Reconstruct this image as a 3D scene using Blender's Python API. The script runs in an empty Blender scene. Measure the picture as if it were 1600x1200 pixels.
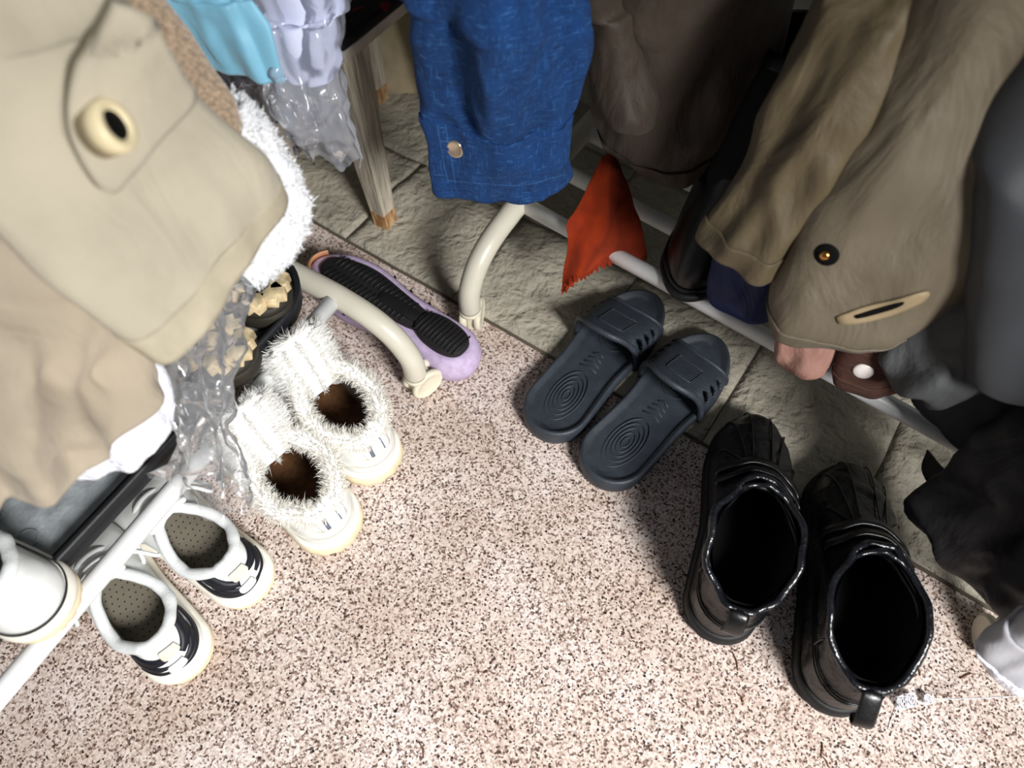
import bpy, bmesh, math, random
import numpy as np
from mathutils import Vector, Matrix, noise
from mathutils.bvhtree import BVHTree
random.seed(7); rng = np.random.default_rng(7)
R = math.radians
SC = bpy.context.scene
COL = SC.collection

# ------------------------------------------------------------------ camera
CAM_H, FPX, PITCH = .92, 1150.0, R(60)
cd = bpy.data.cameras.new('camera'); cam = bpy.data.objects.new('camera', cd); COL.objects.link(cam)
cd.sensor_fit = 'HORIZONTAL'; cd.sensor_width = 36.0; cd.lens = 36.0 * FPX / 1600.0
cam.location = (0, 0, CAM_H); cam.rotation_euler = (math.pi / 2 - PITCH, 0, 0)
cd.clip_start = .01; cd.clip_end = 50
cd.dof.use_dof = True; cd.dof.focus_distance = .90; cd.dof.aperture_fstop = 3.2
SC.camera = cam
# ------------------------------------------------------------------ light
SC.view_settings.view_transform = 'Standard'; SC.view_settings.look = 'None'
SC.view_settings.gamma = 1.0; SC.view_settings.use_curve_mapping = False
SC.view_settings.exposure = 0.0
wd = bpy.data.worlds.new('world'); SC.world = wd; wd.use_nodes = True
wd.node_tree.nodes['Background'].inputs[0].default_value = (.80, .87, 1.0, 1)
wd.node_tree.nodes['Background'].inputs[1].default_value = .09
def area(name, loc, target, size, power, col):
    l = bpy.data.lights.new(name, 'AREA'); l.energy = power; l.color = col; l.shape = 'RECTANGLE'; l.size, l.size_y = size
    o = bpy.data.objects.new(name, l); COL.objects.link(o); o.location = loc
    o.rotation_euler = (Vector(target) - Vector(loc)).to_track_quat('-Z', 'Y').to_euler(); return o
area('window_light', (.95, -1.05, 1.55), (-.04, .05, 0), (.45, .6), 19.5, (1.0, .985, .965)).data.spread = R(84)

# ------------------------------------------------------------------ helpers
def srgb(c):
    return tuple(((v / 255) / 12.92 if v / 255 <= .04045 else ((v / 255 + .055) / 1.055) ** 2.4) for v in c) + (1,)
def at(px, py, z=0.0):
    u = (px - 800) / FPX; v = (600 - py) / FPX
    d = np.array([u, math.cos(PITCH) + v * math.sin(PITCH), -math.sin(PITCH) + v * math.cos(PITCH)])
    return np.array([0, 0, CAM_H]) + d * ((z - CAM_H) / d[2])
def ray(px, py):
    u = (px - 800) / FPX; v = (600 - py) / FPX
    return Vector((u, math.cos(PITCH) + v * math.sin(PITCH), -math.sin(PITCH) + v * math.cos(PITCH))).normalized()

MATS = {}
def mat(name, col, rough=.6, var=.12, vscale=30, bump=.2, bscale=250, spec=.4, metal=0, sheen=0, weave=0, coat=0,
        col2=None, mix=(.45, .6), bdist=.001, detail=4, stretch=(1, 1, 1), wrinkle=None):
    m = bpy.data.materials.new(name); m.use_nodes = True; nt = m.node_tree; N = nt.nodes; Lk = nt.links
    b = N['Principled BSDF']; b.inputs['Roughness'].default_value = rough; b.inputs['Metallic'].default_value = metal
    b.inputs['Specular IOR Level'].default_value = spec; b.inputs['Sheen Weight'].default_value = sheen
    b.inputs['Coat Weight'].default_value = coat; b.inputs['Coat Roughness'].default_value = .15
    tc = N.new('ShaderNodeTexCoord'); mp = N.new('ShaderNodeMapping'); mp.inputs['Scale'].default_value = stretch
    Lk.new(tc.outputs['Object'], mp.inputs[0])
    n1 = N.new('ShaderNodeTexNoise'); n1.inputs['Scale'].default_value = vscale; n1.inputs['Detail'].default_value = detail
    Lk.new(mp.outputs[0], n1.inputs['Vector'])
    cr = N.new('ShaderNodeValToRGB'); c = srgb(col)
    if col2 is None:
        cr.color_ramp.elements[0].color = tuple(v * (1 - var * 1.6) for v in c[:3]) + (1,)
        cr.color_ramp.elements[1].color = tuple(min(1, v * (1 + var)) for v in c[:3]) + (1,)
        cr.color_ramp.elements[0].position = .3; cr.color_ramp.elements[1].position = .7
    else:
        cr.color_ramp.elements[0].color = c; cr.color_ramp.elements[1].color = srgb(col2)
        cr.color_ramp.elements[0].position, cr.color_ramp.elements[1].position = mix
    Lk.new(n1.outputs['Fac'], cr.inputs[0]); Lk.new(cr.outputs[0], b.inputs['Base Color'])
    n2 = N.new('ShaderNodeTexNoise'); n2.inputs['Scale'].default_value = bscale; n2.inputs['Detail'].default_value = 3
    Lk.new(mp.outputs[0], n2.inputs['Vector'])
    h = n2.outputs['Fac']
    if weave:
        ad = None
        for ax in ('X', 'Z'):
            w = N.new('ShaderNodeTexWave'); w.bands_direction = ax; w.inputs['Scale'].default_value = weave
            w.inputs['Distortion'].default_value = 1.5; w.inputs['Detail'].default_value = 1; w.inputs['Detail Scale'].default_value = 2
            Lk.new(mp.outputs[0], w.inputs['Vector'])
            a = N.new('ShaderNodeMath'); a.operation = 'ADD'; Lk.new(h, a.inputs[0]); Lk.new(w.outputs['Fac'], a.inputs[1]); h = a.outputs[0]
    bp = N.new('ShaderNodeBump'); bp.inputs['Strength'].default_value = bump; bp.inputs['Distance'].default_value = bdist
    Lk.new(h, bp.inputs['Height']); Lk.new(bp.outputs[0], b.inputs['Normal'])
    if wrinkle:
        mq = N.new('ShaderNodeMapping'); mq.inputs['Scale'].default_value = (1, 1, .5); Lk.new(tc.outputs['Object'], mq.inputs[0])
        n3 = N.new('ShaderNodeTexNoise'); n3.inputs['Scale'].default_value = wrinkle[0]; n3.inputs['Detail'].default_value = 5; n3.inputs['Distortion'].default_value = .8; Lk.new(mq.outputs[0], n3.inputs['Vector'])
        b3 = N.new('ShaderNodeBump'); b3.inputs['Strength'].default_value = 1; b3.inputs['Distance'].default_value = wrinkle[1]; Lk.new(n3.outputs['Fac'], b3.inputs['Height']); Lk.new(b3.outputs[0], bp.inputs['Normal'])
    MATS[name] = m; return m

def put(name, verts, faces, m, parent=None, smooth=True, solid=0, sub=0, bevel=0, off=0.0):
    me = bpy.data.meshes.new(name)
    me.from_pydata([tuple(map(float, v)) for v in verts], [], [tuple(int(i) for i in f) for f in faces]); me.update()
    if smooth: me.polygons.foreach_set('use_smooth', [True] * len(me.polygons))
    me.materials.append(MATS[m] if isinstance(m, str) else m)
    o = bpy.data.objects.new(name, me); COL.objects.link(o)
    if parent is not None: o.parent = parent
    if solid:
        s = o.modifiers.new('solid', 'SOLIDIFY'); s.thickness = solid; s.offset = off
    if bevel:
        s = o.modifiers.new('bevel', 'BEVEL'); s.width = bevel; s.segments = 2; s.limit_method = 'ANGLE'
    if sub:
        s = o.modifiers.new('sub', 'SUBSURF'); s.levels = sub; s.render_levels = sub
    return o
def wput(name, verts, faces, m, parent, **k):           # vertices given in world space, parent unrotated
    L = np.array(parent.matrix_world.translation if parent.parent is None else parent['_o'])
    o = put(name, np.asarray(verts, float) - L, faces, m, parent, **k); o['_o'] = tuple(L); return o
def thing(name, label, cat, loc=(0, 0, 0), rotz=0, group=None):
    o = bpy.data.objects.new(name, None); COL.objects.link(o); o.empty_display_size = .05
    o.location = tuple(map(float, loc)); o.rotation_euler = (0, 0, rotz)
    o.matrix_world = Matrix.Translation(o.location) @ Matrix.Rotation(rotz, 4, 'Z')
    o['label'] = label; o['category'] = cat
    if group: o['group'] = group
    return o
def tag(o, label, cat, group=None):
    o['label'] = label; o['category'] = cat
    if group: o['group'] = group
    return o
def grid_faces(nr, nc, closed=True):
    f = []
    for i in range(nr - 1):
        for j in range(nc if closed else nc - 1):
            k = (j + 1) % nc
            f.append((i * nc + j, i * nc + k, (i + 1) * nc + k, (i + 1) * nc + j))
    return f
def catmull(P, n):
    P = np.asarray(P, float)
    if len(P) == 2: return np.array([P[0] + (P[1] - P[0]) * t for t in np.linspace(0, 1, n)])
    out = []
    for t in np.linspace(0, len(P) - 1, n):
        i = min(int(t), len(P) - 2); f = t - i
        p0 = P[i - 1] if i > 0 else 2 * P[0] - P[1]; p1 = P[i]; p2 = P[i + 1]; p3 = P[i + 2] if i + 2 < len(P) else 2 * P[-1] - P[-2]
        out.append(.5 * (2 * p1 + (p2 - p0) * f + (2 * p0 - 5 * p1 + 4 * p2 - p3) * f * f + (3 * p1 - p0 - 3 * p2 + p3) * f ** 3))
    return np.array(out)
def tube(path, r, n=14, closed=False, caps=True):
    P = np.asarray(path, float); m = len(P); rr = np.full(m, r) if np.isscalar(r) else np.asarray(r)
    V = []; prev = None
    for i in range(m):
        a = P[(i - 1) % m] if (closed or i > 0) else P[i]; b = P[(i + 1) % m] if (closed or i < m - 1) else P[i]
        t = b - a; t /= np.linalg.norm(t) + 1e-12
        if prev is None:
            ref = np.array([0, 0, 1.]) if abs(t[2]) < .9 else np.array([1., 0, 0]); s = np.cross(t, ref)
        else:
            s = prev - t * prev.dot(t)
        s /= np.linalg.norm(s); prev = s; q = np.cross(t, s)
        for k in range(n):
            an = 2 * math.pi * k / n; V.append(P[i] + rr[i] * (math.cos(an) * s + math.sin(an) * q))
    F = []
    for i in range(m if closed else m - 1):
        for k in range(n):
            F.append((i * n + k, i * n + (k + 1) % n, ((i + 1) % m) * n + (k + 1) % n, ((i + 1) % m) * n + k))
    if caps and not closed: F.append(tuple(range(n - 1, -1, -1))); F.append(tuple((m - 1) * n + k for k in range(n)))
    return V, F
def join(*vfs):
    V = []; F = []
    for v, f in vfs:
        o = len(V); V += list(v); F += [tuple(i + o for i in q) for q in f]
    return V, F
def box(c, s, rz=0):
    V = []
    for dz in (-.5, .5):
        for dx, dy in ((-.5, -.5), (.5, -.5), (.5, .5), (-.5, .5)):
            x, y = dx * s[0], dy * s[1]; V.append((c[0] + x * math.cos(rz) - y * math.sin(rz), c[1] + x * math.sin(rz) + y * math.cos(rz), c[2] + dz * s[2]))
    return V, [(3, 2, 1, 0), (4, 5, 6, 7), (0, 1, 5, 4), (1, 2, 6, 5), (2, 3, 7, 6), (3, 0, 4, 7)]
def lathe(prof, c, axis, n=28):                          # prof: (radius, along axis)
    axis = np.array(axis, float); axis /= np.linalg.norm(axis)
    ref = np.array([0, 0, 1.]) if abs(axis[2]) < .9 else np.array([1., 0, 0])
    s = np.cross(axis, ref); s /= np.linalg.norm(s); q = np.cross(axis, s); V = []
    for r, h in prof:
        for k in range(n):
            a = 2 * math.pi * k / n; V.append(np.array(c) + axis * h + r * (math.cos(a) * s + math.sin(a) * q))
    F = grid_faces(len(prof), n)
    F.append(tuple(range(n - 1, -1, -1))); F.append(tuple((len(prof) - 1) * n + k for k in range(n)))
    return V, F
def prism(outline, z0, z1, bev=.0):                      # closed xy outline, optional rounded edges
    P = np.asarray(outline, float); c = P.mean(0); n = len(P); V = []
    def ring(s, z):
        d = P - c; l = np.linalg.norm(d, axis=1, keepdims=True); Q = c + d * (1 - s / np.maximum(l, 1e-6)); V.extend([(q[0], q[1], z) for q in Q])
    if bev:
        ring(bev, z0); ring(bev * .3, z0 + bev * .3); ring(0, z0 + bev); ring(0, z1 - bev); ring(bev * .3, z1 - bev * .3); ring(bev, z1); k = 6
    else:
        ring(0, z0); ring(0, z1); k = 2
    F = grid_faces(k, n); F.append(tuple(range(n - 1, -1, -1))); F.append(tuple((k - 1) * n + i for i in range(n)))
    return V, F
def fuzz(P, Nn, n, length, w, lean=.6, down=0.0, seed=1):  # bent little blades standing on a point cloud
    g = np.random.default_rng(seed); P = np.asarray(P); Nn = np.asarray(Nn); idx = g.integers(0, len(P), n); V = []; F = []
    for i in idx:
        p = P[i] + g.normal(0, .0015, 3); d = Nn[i] + g.normal(0, lean, 3) * .6; d[2] -= down; d /= np.linalg.norm(d)
        s = np.cross(d, g.normal(0, 1, 3)); s /= np.linalg.norm(s) + 1e-9; l = length * g.uniform(.6, 1.15); c = g.normal(0, .3, 3) * l
        o = len(V)
        V += [p - s * w, p + s * w, p + d * l * .55 + s * w * .8, p + d * l * .55 - s * w * .8, p + d * l + c]
        F += [(o, o + 1, o + 2, o + 3), (o + 3, o + 2, o + 4)]
    return V, F
def fbm(p, s, o=3):
    return noise.fractal(Vector((p[0] * s, p[1] * s, p[2] * s)), 1.0, 2.0, o)

# ------------------------------------------------------------------ materials
def linen(m):                                             # long slubs across and along the weave
    N = m.node_tree.nodes; Lk = m.node_tree.links; b = N['Principled BSDF']; tc = [n for n in N if n.type == 'TEX_COORD'][0]; src = b.inputs['Base Color'].links[0].from_socket
    for sc, lo, hi, col in (((90, 90, 900), .60, .72, (70, 132, 196)), ((700, 700, 60), .58, .72, (52, 112, 180)), ((60, 60, 700), .30, .40, (8, 30, 64))):
        mp = N.new('ShaderNodeMapping'); mp.inputs['Scale'].default_value = sc; Lk.new(tc.outputs['Object'], mp.inputs[0])
        nz = N.new('ShaderNodeTexNoise'); nz.inputs['Scale'].default_value = 1; nz.inputs['Detail'].default_value = 2; Lk.new(mp.outputs[0], nz.inputs['Vector'])
        mr = N.new('ShaderNodeMapRange'); mr.inputs[1].default_value = lo; mr.inputs[2].default_value = hi
        if lo < .5: mr.inputs[3].default_value = .7; mr.inputs[4].default_value = 0
        else: mr.inputs[4].default_value = .65
        Lk.new(nz.outputs['Fac'], mr.inputs[0]); mx = N.new('ShaderNodeMix'); mx.data_type = 'RGBA'; Lk.new(mr.outputs[0], mx.inputs[0]); Lk.new(src, mx.inputs[6]); mx.inputs[7].default_value = srgb(col); src = mx.outputs[2]
    Lk.new(src, b.inputs['Base Color'])
def floor_material():
    m = bpy.data.materials.new('speckled_lino'); m.use_nodes = True; nt = m.node_tree; N = nt.nodes; Lk = nt.links; b = N['Principled BSDF']
    b.inputs['Roughness'].default_value = .62; b.inputs['Specular IOR Level'].default_value = .25
    tc = N.new('ShaderNodeTexCoord')
    def nz(scale, det=2):
        n = N.new('ShaderNodeTexNoise'); n.inputs['Scale'].default_value = scale; n.inputs['Detail'].default_value = det; Lk.new(tc.outputs['Object'], n.inputs['Vector']); return n.outputs['Fac']
    def ramp(src, stops):
        r = N.new('ShaderNodeValToRGB'); e = r.color_ramp.elements
        while len(e) < len(stops): e.new(.5)
        for k, (p, c) in enumerate(stops): e[k].position = p; e[k].color = srgb(c)
        Lk.new(src, r.inputs[0]); return r.outputs[0]
    vo = N.new('ShaderNodeTexVoronoi'); vo.inputs['Scale'].default_value = 430; Lk.new(tc.outputs['Object'], vo.inputs['Vector'])
    sp = N.new('ShaderNodeSeparateColor'); Lk.new(vo.outputs['Color'], sp.inputs[0])
    av = N.new('ShaderNodeMath'); av.operation = 'MULTIPLY_ADD'; av.inputs[1].default_value = .62; Lk.new(sp.outputs[0], av.inputs[0])
    av2 = N.new('ShaderNodeMath'); av2.operation = 'MULTIPLY'; av2.inputs[1].default_value = .38; Lk.new(nz(300, 2), av2.inputs[0]); Lk.new(av2.outputs[0], av.inputs[2])
    base = ramp(av.outputs[0], [(.18, (56, 42, 40)), (.29, (140, 118, 108)), (.42, (204, 188, 179)), (.80, (238, 230, 225))])
    big = ramp(nz(7, 3), [(.35, (226, 214, 204)), (.65, (255, 254, 255))])
    mx = N.new('ShaderNodeMix'); mx.data_type = 'RGBA'; mx.blend_type = 'MULTIPLY'; mx.inputs[0].default_value = .8
    Lk.new(base, mx.inputs[6]); Lk.new(big, mx.inputs[7])
    dk = ramp(nz(190, 1), [(.27, (48, 34, 34)), (.33, (255, 255, 255))])
    m2 = N.new('ShaderNodeMix'); m2.data_type = 'RGBA'; m2.blend_type = 'MULTIPLY'; m2.inputs[0].default_value = 1
    Lk.new(mx.outputs[2], m2.inputs[6]); Lk.new(dk, m2.inputs[7]); Lk.new(m2.outputs[2], b.inputs['Base Color'])
    bp = N.new('ShaderNodeBump'); bp.inputs['Strength'].default_value = .25; bp.inputs['Distance'].default_value = .0006
    Lk.new(nz(330, 2), bp.inputs['Height']); Lk.new(bp.outputs[0], b.inputs['Normal'])
    MATS['lino'] = m
floor_material()
mat('vinyl', (168, 162, 147), rough=.7, var=.10, vscale=9, bump=1, bscale=130, bdist=.0035, spec=.25, wrinkle=(28, .012))
mat('vinyl_base', (84, 76, 64), rough=.8)
mat('vinyl_edge', (226, 224, 216), rough=.7, bump=.5, bscale=90, bdist=.002)
mat('wallpaper', (176, 178, 172), rough=.8, bump=.3, bscale=120)
mat('enamel', (210, 206, 190), rough=.32, var=.05, vscale=12, bump=.06, bscale=60, spec=.5)
mat('enamel_white', (236, 238, 238), rough=.35, var=.05, vscale=25, bump=.1, bscale=90, spec=.5)
mat('caster', (226, 220, 198), rough=.4, var=.05, bump=.05)
mat('cotton_beige', (184, 176, 156), rough=.85, var=.08, vscale=14, bump=.35, bscale=160, weave=420, sheen=.1, wrinkle=(16, .006))
mat('cotton_pinkbeige', (172, 160, 141), rough=.85, var=.08, vscale=12, bump=.35, bscale=160, weave=420, sheen=.1, wrinkle=(16, .006))
mat('hem_beige', (178, 169, 147), rough=.85, bump=.5, bscale=120)
mat('thread_dark', (74, 66, 54), rough=.9)
mat('eyelet', (222, 208, 170), rough=.4, var=.04, bump=.05)
mat('hole_black', (8, 8, 8), rough=.8, var=0, bump=0, spec=.1)
mat('plush_tan', (166, 144, 120), rough=.95, var=.25, vscale=260, bump=1, bscale=320, bdist=.003, sheen=.5)
mat('fleece', (236, 238, 240), rough=.95, var=.05, vscale=120, bump=.8, bscale=260, bdist=.003, sheen=.4)
mat('fur_white_x', (244, 244, 240), rough=.9, var=.05, vscale=60, bump=0, sheen=.3)
mat('fur_cream_x', (228, 222, 206), rough=.9, var=.14, vscale=40, bump=0, sheen=.3)
mat('satin_blue', (124, 184, 210), rough=.5, var=.12, vscale=18, bump=.2, bscale=60, sheen=.2)
mat('pale_lilac', (206, 212, 238), rough=.7, var=.06, vscale=10, bump=.2, bscale=100)
mat('steel_blue_cloth', (110, 150, 178), rough=.6, var=.1)
mat('wood_grey', (196, 186, 168), rough=.8, var=.3, vscale=40, bump=.8, bscale=90, stretch=(6, 6, .35), bdist=.002, detail=8)
mat('wood_rust', (150, 98, 48), rough=.8, var=.35, vscale=60, bump=.5, bscale=90, stretch=(4, 4, .6), col2=(196, 170, 130), mix=(.4, .62))
mat('seat_cloth', (14, 12, 14), rough=.8, col2=(120, 14, 26), mix=(.60, .66), vscale=38, bump=.3)
mat('seat_trim', (196, 190, 178), rough=.7)
mat('card', (180, 166, 136), rough=.85, var=.12, bump=.2)
linen(mat('denim', (10, 62, 122), rough=.85, var=.12, vscale=60, bump=.6, bscale=260, weave=520, bdist=.0016, stretch=(1, 1, .6), wrinkle=(22, .006)))
mat('denim_thread', (58, 104, 160), rough=.8)
mat('snap', (212, 190, 166), rough=.28, metal=.85, var=.1, bump=.1, bscale=300)
mat('snap_brass', (190, 140, 80), rough=.25, metal=1, var=.05, bump=.05)
mat('brown_nylon', (52, 43, 34), rough=.66, var=.08, vscale=10, bump=.15, bscale=90, weave=600, sheen=.05, wrinkle=(16, .010))
mat('brown_seam', (34, 27, 22), rough=.8)
mat('khaki', (84, 73, 51), rough=.58, var=.08, vscale=9, bump=.2, bscale=110, weave=520, sheen=.05, wrinkle=(16, .010))
mat('khaki_grey', (98, 89, 73), rough=.55, var=.10, vscale=8, bump=.2, bscale=110, weave=520, sheen=.05, wrinkle=(14, .010))
mat('khaki_light', (140, 124, 96), rough=.6, var=.1, bump=.3)
mat('navy', (22, 36, 84), rough=.6, var=.1, bump=.15, wrinkle=(20, .006))
mat('leather_black', (10, 10, 12), rough=.34, var=.2, bump=.25, bscale=300, spec=.5)
mat('leather_boot', (14, 14, 16), rough=.38, var=.3, vscale=25, bump=.5, bscale=160, bdist=.0015, spec=.45, wrinkle=(30, .006))
mat('collar_leather', (18, 20, 25), rough=.26, var=.3, vscale=50, bump=.5, bscale=150, bdist=.003, spec=.6)
mat('lining_black', (7, 7, 8), rough=.9, var=0, bump=.3)
mat('rubber_black', (20, 20, 22), rough=.6, var=.2, bump=.3, bscale=150)
mat('rubber_slide', (50, 56, 64), rough=.5, var=.12, vscale=60, bump=.4, bscale=420, spec=.4)
mat('rubber_groove', (22, 25, 30), rough=.6, bump=.3)
mat('rubber_tray', (26, 28, 32), rough=.5, var=.25, vscale=30, bump=.3, bscale=150)
mat('tray_felt', (150, 156, 160), rough=.95, var=.22, vscale=50, bump=.7, bscale=260)
mat('lavender', (194, 176, 208), rough=.7, var=.10, vscale=120, bump=.4, bscale=400)
mat('peach', (226, 166, 128), rough=.6, var=.12, vscale=40)
mat('outsole_black', (26, 24, 26), rough=.7, var=.15, bump=.6, bscale=300)
mat('white_leather', (236, 238, 236), rough=.42, var=.04, vscale=22, bump=.2, bscale=160, spec=.4)
mat('white_mesh', (228, 232, 232), rough=.7, var=.05, bump=.6, bscale=420)
mat('white_sole', (238, 234, 222), rough=.55, var=.06, vscale=30, bump=.2)
mat('cream_sole', (222, 208, 174), rough=.55, var=.12, vscale=40, bump=.3)
mat('gum_lug', (214, 194, 154), rough=.5, var=.3, vscale=70, bump=.5, bscale=160)
mat('insole_grey', (122, 116, 102), rough=.8, var=.08, bump=.3)
mat('insole_dots', (60, 54, 48), rough=.9)
mat('insole_brown', (104, 70, 42), rough=.95, var=.25, vscale=90, bump=.6, bscale=300)
mat('inner_beige', (150, 140, 124), rough=.9, bump=.3)
mat('print_navy', (16, 20, 30), rough=.5, var=.05, bump=.05)
mat('rib_knit', (214, 210, 196), rough=.85, bump=.4)
mat('reflect_grey', (122, 134, 150), rough=.3, metal=.4)
mat('red_rag', (242, 78, 16), rough=.95, var=.15, vscale=40, bump=1, bscale=420, bdist=.002, weave=560)
mat('dusty_pink', (150, 112, 100), rough=.8, var=.1, bump=.2, wrinkle=(25, .006))
mat('brown_cord', (70, 42, 34), rough=.85, var=.15, bump=.9, bscale=60, bdist=.003, stretch=(1, 1, 6))
mat('pearl', (222, 216, 212), rough=.3, var=.03, bump=0, coat=.5)
mat('grey_cloth', (66, 68, 70), rough=.75, var=.06, bump=.15, weave=500, wrinkle=(18, .010))
mat('grey_satin', (46, 49, 53), rough=.6, var=.06, bump=.1)
mat('black_navy', (22, 24, 30), rough=.75, var=.15, bump=.2)
mat('black_cloth', (28, 27, 31), rough=.62, var=.15, bump=.25, wrinkle=(11, .012))
mat('towel_white', (238, 240, 250), rough=.95, var=.04, vscale=90, bump=1, bscale=200, bdist=.003)
mat('towel_grey', (178, 178, 184), rough=.9, var=.05, bump=.3)
mat('thread_white', (244, 244, 250), rough=.7, var=.02, bump=0)
mat('needle', (120, 78, 48), rough=.8)
mat('dark_shoe', (46, 42, 34), rough=.6, var=.2, bump=.3)
def film(name, col, alpha, rough=.18):
    m = bpy.data.materials.new(name); m.use_nodes = True; nt = m.node_tree; N = nt.nodes; Lk = nt.links; N.remove(N['Principled BSDF'])
    tr = N.new('ShaderNodeBsdfTransparent'); gl = N.new('ShaderNodeBsdfGlossy'); gl.inputs['Roughness'].default_value = rough
    df = N.new('ShaderNodeBsdfDiffuse'); df.inputs[0].default_value = srgb(col); tl = N.new('ShaderNodeBsdfTranslucent'); tl.inputs[0].default_value = srgb(col)
    fr = N.new('ShaderNodeFresnel'); fr.inputs[0].default_value = 1.5
    tc = N.new('ShaderNodeTexCoord'); nz = N.new('ShaderNodeTexNoise'); nz.inputs['Scale'].default_value = 26; nz.inputs['Detail'].default_value = 3; nz.inputs['Distortion'].default_value = 1.6
    Lk.new(tc.outputs['Object'], nz.inputs['Vector'])
    bp = N.new('ShaderNodeBump'); bp.inputs['Strength'].default_value = .7; bp.inputs['Distance'].default_value = .005; Lk.new(nz.outputs['Fac'], bp.inputs['Height'])
    for s in (gl, df, fr): Lk.new(bp.outputs[0], s.inputs['Normal'])
    a = N.new('ShaderNodeMixShader'); a.inputs[0].default_value = .5; Lk.new(df.outputs[0], a.inputs[1]); Lk.new(tl.outputs[0], a.inputs[2])
    c = N.new('ShaderNodeMixShader'); c.inputs[0].default_value = alpha; Lk.new(tr.outputs[0], c.inputs[1]); Lk.new(a.outputs[0], c.inputs[2])
    d = N.new('ShaderNodeMixShader'); Lk.new(fr.outputs[0], d.inputs[0]); Lk.new(c.outputs[0], d.inputs[1]); Lk.new(gl.outputs[0], d.inputs[2])
    Lk.new(d.outputs[0], N['Material Output'].inputs[0]); MATS[name] = m
film('film_clear', (230, 234, 240), .18, .22)
film('film_milky', (230, 235, 248), .36, .2)
film('film_grey', (120, 116, 136), .45, .25)
def furmat(name, col):
    m = bpy.data.materials.new(name); m.use_nodes = True; N = m.node_tree.nodes; Lk = m.node_tree.links; N.remove(N['Principled BSDF'])
    tc = N.new('ShaderNodeTexCoord'); nz = N.new('ShaderNodeTexNoise'); nz.inputs['Scale'].default_value = 45; Lk.new(tc.outputs['Object'], nz.inputs['Vector'])
    cr = N.new('ShaderNodeValToRGB'); c = srgb(col); cr.color_ramp.elements[0].color = tuple(v * .93 for v in c[:3]) + (1,); cr.color_ramp.elements[1].color = c; cr.color_ramp.elements[0].position = .3; cr.color_ramp.elements[1].position = .55; Lk.new(nz.outputs['Fac'], cr.inputs[0])
    d = N.new('ShaderNodeBsdfDiffuse'); t = N.new('ShaderNodeBsdfTranslucent'); x = N.new('ShaderNodeMixShader'); x.inputs[0].default_value = .5
    for s in (d, t): Lk.new(cr.outputs[0], s.inputs[0])
    Lk.new(d.outputs[0], x.inputs[1]); Lk.new(t.outputs[0], x.inputs[2]); Lk.new(x.outputs[0], N['Material Output'].inputs[0]); MATS[name] = m
furmat('fur_white', (252, 252, 250)); furmat('fur_cream', (252, 250, 244))
mat('fur_base', (250, 249, 246), rough=.9, var=.02, bump=0)

# ------------------------------------------------------------------ the room
D1 = np.array([math.cos(R(60.5)), math.sin(R(60.5)), 0])       # along the left rack
D2 = np.array([math.cos(R(-36)), math.sin(R(-36)), 0])         # along the right rack
def struct(o): o['kind'] = 'structure'; return o
f = put('floor', [(-3, -3, 0), (3, -3, 0), (3, 3, 0), (-3, 3, 0)], [(0, 1, 2, 3)], 'lino', smooth=False); struct(f)
wl0 = np.array([-.64, .84, 0]); nb = np.array([-D2[1], D2[0], 0]); wb = .99
corner = wl0 + D1 * ((wb - wl0 @ nb) / (D1 @ nb))
def wall(name, a, b, out, h=2.5, t=.1):
    a = np.array(a); b = np.array(b); o = np.array(out) * t; z = np.array([0, 0, h])
    V = [a, b, b + o, a + o, a + z, b + z, b + o + z, a + o + z]
    return struct(put(name, V, [(0, 1, 2, 3), (4, 5, 6, 7), (0, 1, 5, 4), (1, 2, 6, 5), (2, 3, 7, 6), (3, 0, 4, 7)], 'wallpaper', smooth=False))
nl = np.array([-D1[1], D1[0], 0])
wall('wall_left', corner - D1 * 2.6, corner, nl)
wall('wall_back', corner, corner + D2 * 2.6, nb)

# tile-patterned vinyl sheet lying in the corner: slabs with recessed joints on a thin backing
sa = at(470, 338, 0); sb = at(1560, 962, 0); sd = (sb - sa) / np.linalg.norm(sb - sa); sn = np.array([-sd[1], sd[0], 0])
def wav(p):
    s = (p - sa) @ sd; d = (p - sa) @ sn
    fade = min(1, max(0, d / .08))
    w = .0045 * math.exp(-((d - .10 - .05 * math.sin(s * 7)) / .025) ** 2) + .004 * math.exp(-((s - .30 - d * .5) / .05) ** 2) + .003 * math.exp(-((s - .16 + d * .3) / .03) ** 2)
    return w * fade + .0012 * fbm(p, 9)
vs = thing('vinyl_floor_sheet', 'beige stone-embossed vinyl sheet laid in the corner under the coat rack', 'floor covering', (sa[0], sa[1], 0))
def slab(s0, s1, d0, d1, z, res, name, m, parent, inset=.0):
    ns = max(2, int((s1 - s0) / res)); nd = max(2, int((d1 - d0) / res)); V = []
    for i in range(ns + 1):
        for j in range(nd + 1):
            s = s0 + (s1 - s0) * i / ns; d = d0 + (d1 - d0) * j / nd; p = sa + sd * s + sn * d
            e = .0016 if (i in (0, ns) or j in (0, nd)) and inset else 0
            V.append((p[0], p[1], z + 1.7 * wav(p) - e + (.0012 * fbm(p, 38, 3) if inset else 0)))
    F = [(i * (nd + 1) + j, (i + 1) * (nd + 1) + j, (i + 1) * (nd + 1) + j + 1, i * (nd + 1) + j + 1) for i in range(ns) for j in range(nd)]
    return wput(name, V, F, m, parent, solid=.0015 if inset else .001, off=-1)
slab(-.12, 1.30, 0, .62, .0018, .02, 'backing', 'vinyl_base', vs)
dj = [.004, .205, .405, .612]
for r in range(3):
    off = [-.12, -.02, -.08][r]; edges = [-.12] + [off + .215 * k for k in range(1, 7)]; edges = [e for e in edges if -.12 <= e < 1.25] + [1.296]
    for a, b in zip(edges[:-1], edges[1:]):
        if b - a > .02: slab(a + .0010, b - .0010, dj[r] + .0010, dj[r + 1] - .0010, .0042, .012, 'tile', 'vinyl', vs, inset=1)

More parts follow.
